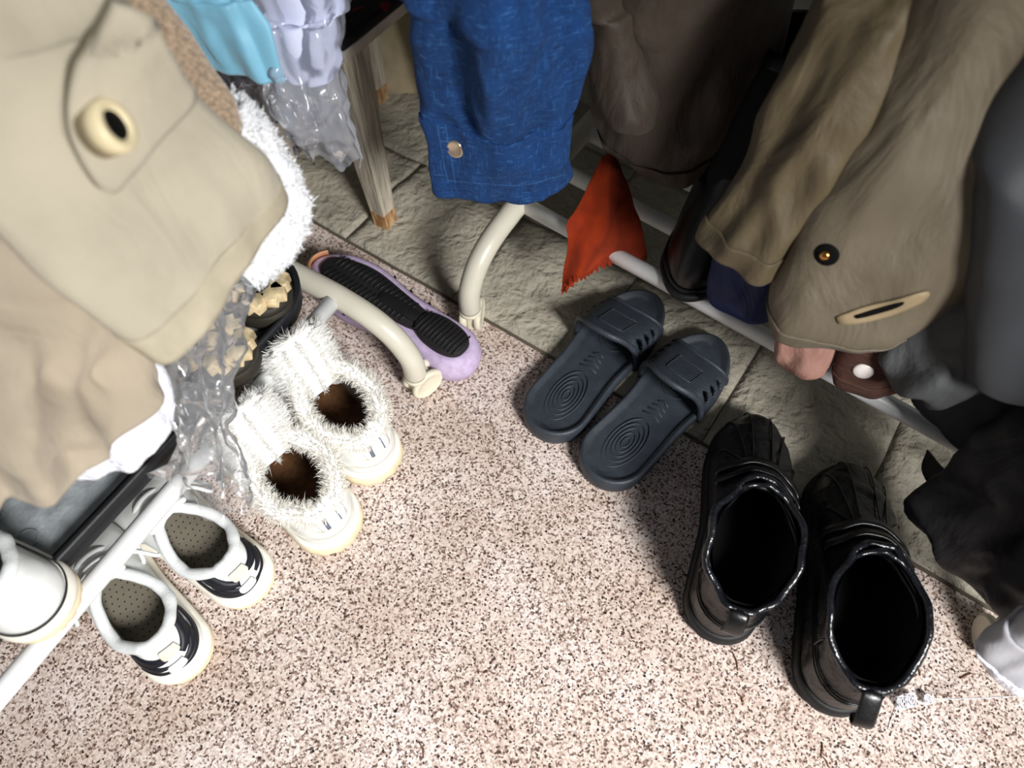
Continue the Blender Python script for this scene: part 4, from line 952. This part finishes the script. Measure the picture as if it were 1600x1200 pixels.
n = 48; F = grid_faces(len(lev), n) + [tuple(range(n))]
wput('rim', V, F, 'rubber_tray', BTY)
V = []
for z, g in ((.0035, -.018), (.0056, -.021)):
    for x, y in rrect(TLn, TWd, .075, g): p = np.array([tray_o[0], tray_o[1], ZT]) + tl * x + tw * y; V.append((p[0], p[1], p[2] + z))
wput('floor_mat', V, grid_faces(2, n) + [tuple(n + k for k in range(n))], 'tray_felt', BTY, smooth=False)
for i in range(17):
    for j in range(5):
        x = .06 + i * .045; y = .06 + j * .048 + (.022 if i % 2 else 0)
        if x > TLn - .06 or y > TWd - .05: continue
        p = np.array([tray_o[0], tray_o[1], ZT]) + tl * x + tw * y; r_ = .0105 if (i + j) % 3 else .006
        V, F = tube([(p[0] + r_ * math.cos(b), p[1] + r_ * math.sin(b), ZT + .0062) for b in np.linspace(0, 2 * math.pi, 24, endpoint=False)], .0012, 6, closed=True); wput('dimple_ring', V, F, 'tray_felt', BTY)
# lug-soled shoes in the tray: toes towards the far end, soles turned up
def lugshoe(label, px, py, ang, seed):
    p = at(px, py, ZT + .05); t = thing('hiking_shoe', label, 'hiking shoe', (p[0], p[1], ZT + .006), R(ang), 'hiking shoes lying in the boot tray')
    s = Shoe(.25, .034, .032, .044, 1 if seed % 2 else -1, .03, .03, .01, .1, [.03] * 4, [.05, .05], bend=.05)
    V = []
    for z, g in ((0, -.02), (.006, -.006), (.02, 0), (.038, -.003)):
        for j in range(60): o = s.out(2 * math.pi * j / 60, g); V.append((o[0], o[1], z))
    put('upper', V, grid_faces(4, 60) + [tuple(range(59, -1, -1)), tuple(180 + j for j in range(60))], 'dark_shoe', t)
    V, F = s.sole(.034, .048, .001, 0, n=80); put('midsole', V, F, 'dark_shoe', t)
    for k in range(15):
        ph = 2 * math.pi * (k + .5) / 15; o = s.out(ph, -.009); o2 = s.out(ph + .02, -.009); tg = math.atan2(o2[1] - o[1], o2[0] - o[0]); c, sn_ = math.cos(tg), math.sin(tg)
        sh = [(-.012, -.009), (.011, -.010), (.013, .002), (.006, .010), (.001, .006), (-.005, .011), (-.012, .004)]
        P = [(o[0] + (x * c - y * sn_) * 1.12, o[1] + (x * sn_ + y * c) * 1.15) for x, y in sh]; V, F = prism(P, .046, .062, .002); put('lug', V, F, 'gum_lug', t)
    for k in range(5):
        V, F = prism([(.05 + k * .035 + x, y + s.cy(.5)) for x, y in ((-.008, -.012), (.008, -.012), (.011, 0), (.008, .012), (-.008, .012), (-.005, 0))], .046, .060, .002); put('lug', V, F, 'gum_lug', t)
lugshoe('hiking shoe with tan lugs, sole up at the far end of the boot tray', 452, 462, 170, 1)
lugshoe('hiking shoe with tan lugs, sole up behind the clear plastic bag', 398, 552, 172, 2)
# white sneaker in the tray, lower left corner
p = at(100, 960, ZT + .02)
t, s = sneaker('white sneaker with cream sole in the boot tray at the left edge', p, R(157), 1, 9, False, ZT + .006, 'single white sneaker')
del t['group']
V, F = s.ribbon([(-1.3, .05), (-.6, .06), (0, .06), (.6, .06), (1.3, .05)], .0028, .0022, 40); put('print_stripe', V, F, 'print_navy', t, solid=.001)
c = s.S(-1.20, .50, .002); nn = s.S(-1.20, .50, .004) - c; nn /= np.linalg.norm(nn)
ax = np.cross(nn, (0, 0, 1)); ax /= np.linalg.norm(ax); ay = np.cross(nn, ax)
V, F = tube([c + .0095 * (math.cos(b) * ax + math.sin(b) * ay) for b in np.linspace(0, 2 * math.pi, 30, endpoint=False)], .0007, 6, closed=True); em = put('round_emblem', V, F, 'print_navy', t)
for a_, b_ in (((-.004, -.003), (-.004, .003)), ((-.004, .003), (0, .003)), ((0, .003), (0, -.003)), ((0, -.003), (-.004, -.003)), ((.002, -.003), (.002, .003)), ((.002, 0), (.0055, .003)), ((.002, 0), (.0055, -.003))):
    V, F = tube([c + a_[0] * ax + a_[1] * ay, c + b_[0] * ax + b_[1] * ay], .0006, 5); put('emblem_letter', V, F, 'print_navy', em)

# --- tall black leather boot standing on the right rack
def tall_boot():
    toe = at(1054, 458, RZ + .02); d0 = np.array([.56, .83, 0]); ang = math.atan2(-d0[1], -d0[0]); L = .27
    heel = toe + d0 * L
    z0 = RZ + .0112
    t = thing('leather_boot', 'shiny black tall leather boot standing on the rack between brown jacket and khaki sleeve', 'boot', (heel[0], heel[1], z0), ang)
    s = Shoe(L, .038, .036, .048, 1, .012, .046, .004, .13, [.03, .048, .050, .034], [.24, .25, .26], bend=.04, a=.55)
    V, F = s.upper(72, 40, .002, 20, 3); put('upper', V, F, 'leather_black', t, solid=.002, off=-1)
    V, F = s.sole(0, .013, .003, 0); put('sole', V, F, 'rubber_black', t)
    V, F = s.inner(.003); put('lining', V, F, 'lining_black', t); V, F = s.insole(); put('insole', V, F, 'lining_black', t)
    V, F = tube([s.S(p, .06, .001) for p in np.linspace(math.pi - 1.4, math.pi + 1.4, 50)], .0014, 6); put('welt', V, F, 'rubber_black', t)
tall_boot()

# --- red rag draped over the front rail
def rag():
    K = [[(938, 252, .235), (944, 243, .240), (950, 243, .240), (957, 246, .236), (963, 252, .230)],
         [(918, 292, .220), (932, 286, .232), (948, 285, .238), (965, 285, .230), (980, 296, .215)],
         [(898, 330, .195), (922, 330, .205), (948, 330, .212), (970, 330, .205), (992, 336, .190)],
         [(886, 350, .185), (915, 356, .190), (948, 360, .194), (975, 362, .188), (1000, 366, .176)],
         [(889, 380, .165), (912, 384, .178), (942, 385, .180), (975, 382, .172), (1006, 384, .160)],
         [(885, 415, .140), (908, 412, .158), (936, 402, .165), (968, 398, .160), (1012, 400, .145)],
         [(879, 452, .110), (902, 436, .135), (928, 420, .150), (958, 408, .150), (1011, 405, .140)]]
    ni, nj = 60, 70
    G = np.array([[at(*q) for q in row] for row in K]); A1 = np.array([catmull(G[:, j], ni) for j in range(5)]).transpose(1, 0, 2); A2 = np.array([catmull(A1[i], nj) for i in range(ni)])
    V = []
    for i in range(ni):
        for j in range(nj):
            p = A2[i, j].copy(); w = .007 * math.sin(j * .17 + i * .06 + 1) * (.2 + i / ni) + .010 * fbm(p, 16); p += np.array([.2, -.5, .85]) * w
            if i == ni - 1: p += np.array([0, -.004, -.004]) * math.sin(j * 1.3) + rng.normal(0, .001, 3)
            V.append(p)
    b = at(935, 380, RZ); o = thing('red_rag', 'orange-red knitted rag draped over the front rail of the right rack', 'rag', (b[0], b[1], .11)); wput('cloth', V, grid_faces(ni, nj, False), 'red_rag', o, solid=.003)
    e = [V[(ni - 1) * nj + j] for j in range(nj)]; v2, f2 = tube(e, .0018, 8); wput('frayed_hem', v2, f2, 'red_rag', o)
rag()

# --- white thread with knots, and dry needles on the floor
def thread():
    P = [at(1402, 1104, .004), at(1425, 1090, .010), at(1440, 1100, .005), at(1450, 1092, .006), at(1500, 1092, .02), at(1560, 1089, .04), at(1620, 1082, .08), at(1640, 1062, .145)]
    t = thing('white_thread', 'white knotted thread trailing over the floor right of the boots', 'thread', (P[0][0], P[0][1], 0)); V, F = tube(catmull(P, 60), .0007, 6); wput('strand', V, F, 'thread_white', t)
    for k, (x, y) in enumerate(((1408, 1098), (1421, 1094), (1448, 1093))):
        c = at(x, y, .005); L_ = []
        for q in range(90): b = q * .75; L_.append(c + np.array([math.cos(b) * math.cos(b * .37), math.sin(b), .6 * math.sin(b * .61)]) * (.0075 if k < 2 else .0055) + np.array([0, 0, .002]))
        V, F = tube(L_, .0005, 5); wput('knot', V, F, 'thread_white', t)
    P = [at(1405, 1104, .004), at(1392, 1125, .001), at(1388, 1140, .001)]; V, F = tube(catmull(P, 12), .0005, 5); wput('loose_end', V, F, 'thread_white', t)
thread()
needles = [((1145, 1020), (1153, 1048), 'dry pine needle on the speckled floor between the two black boots'), ((1152, 1083), (1161, 1098), 'short dry needle on the floor left of the right boot heel'), ((1284, 1160), (1283, 1180), 'dry needle on the floor below the right boot, upper one'),
           ((1282, 1180), (1295, 1199), 'dry needle on the floor below the right boot, at the bottom edge'), ((1500, 1060), (1518, 1052), 'dark twig on the floor beside the white towel'), ((1430, 1038), (1438, 1056), 'thin dry stalk on the floor right of the right boot'), ((655, 1160), (662, 1185), 'dry needle on the bare floor at the bottom centre')]
for a_, b_, lab in needles:
    A_, B_ = at(*a_, .0010), at(*b_, .0010); M = (A_ + B_) / 2 + np.array([.0015, .001, .0005]); V, F = tube(catmull([A_, M, B_], 8), .00075, 6); c = (A_ + B_) / 2
    o = put('dry_needle', np.array(V) - np.array([c[0], c[1], 0]), F, 'needle'); o.location = (c[0], c[1], 0); tag(o, lab, 'needle', 'dry needles on the floor')
for o in bpy.data.objects:
    if '_o' in o: del o['_o']
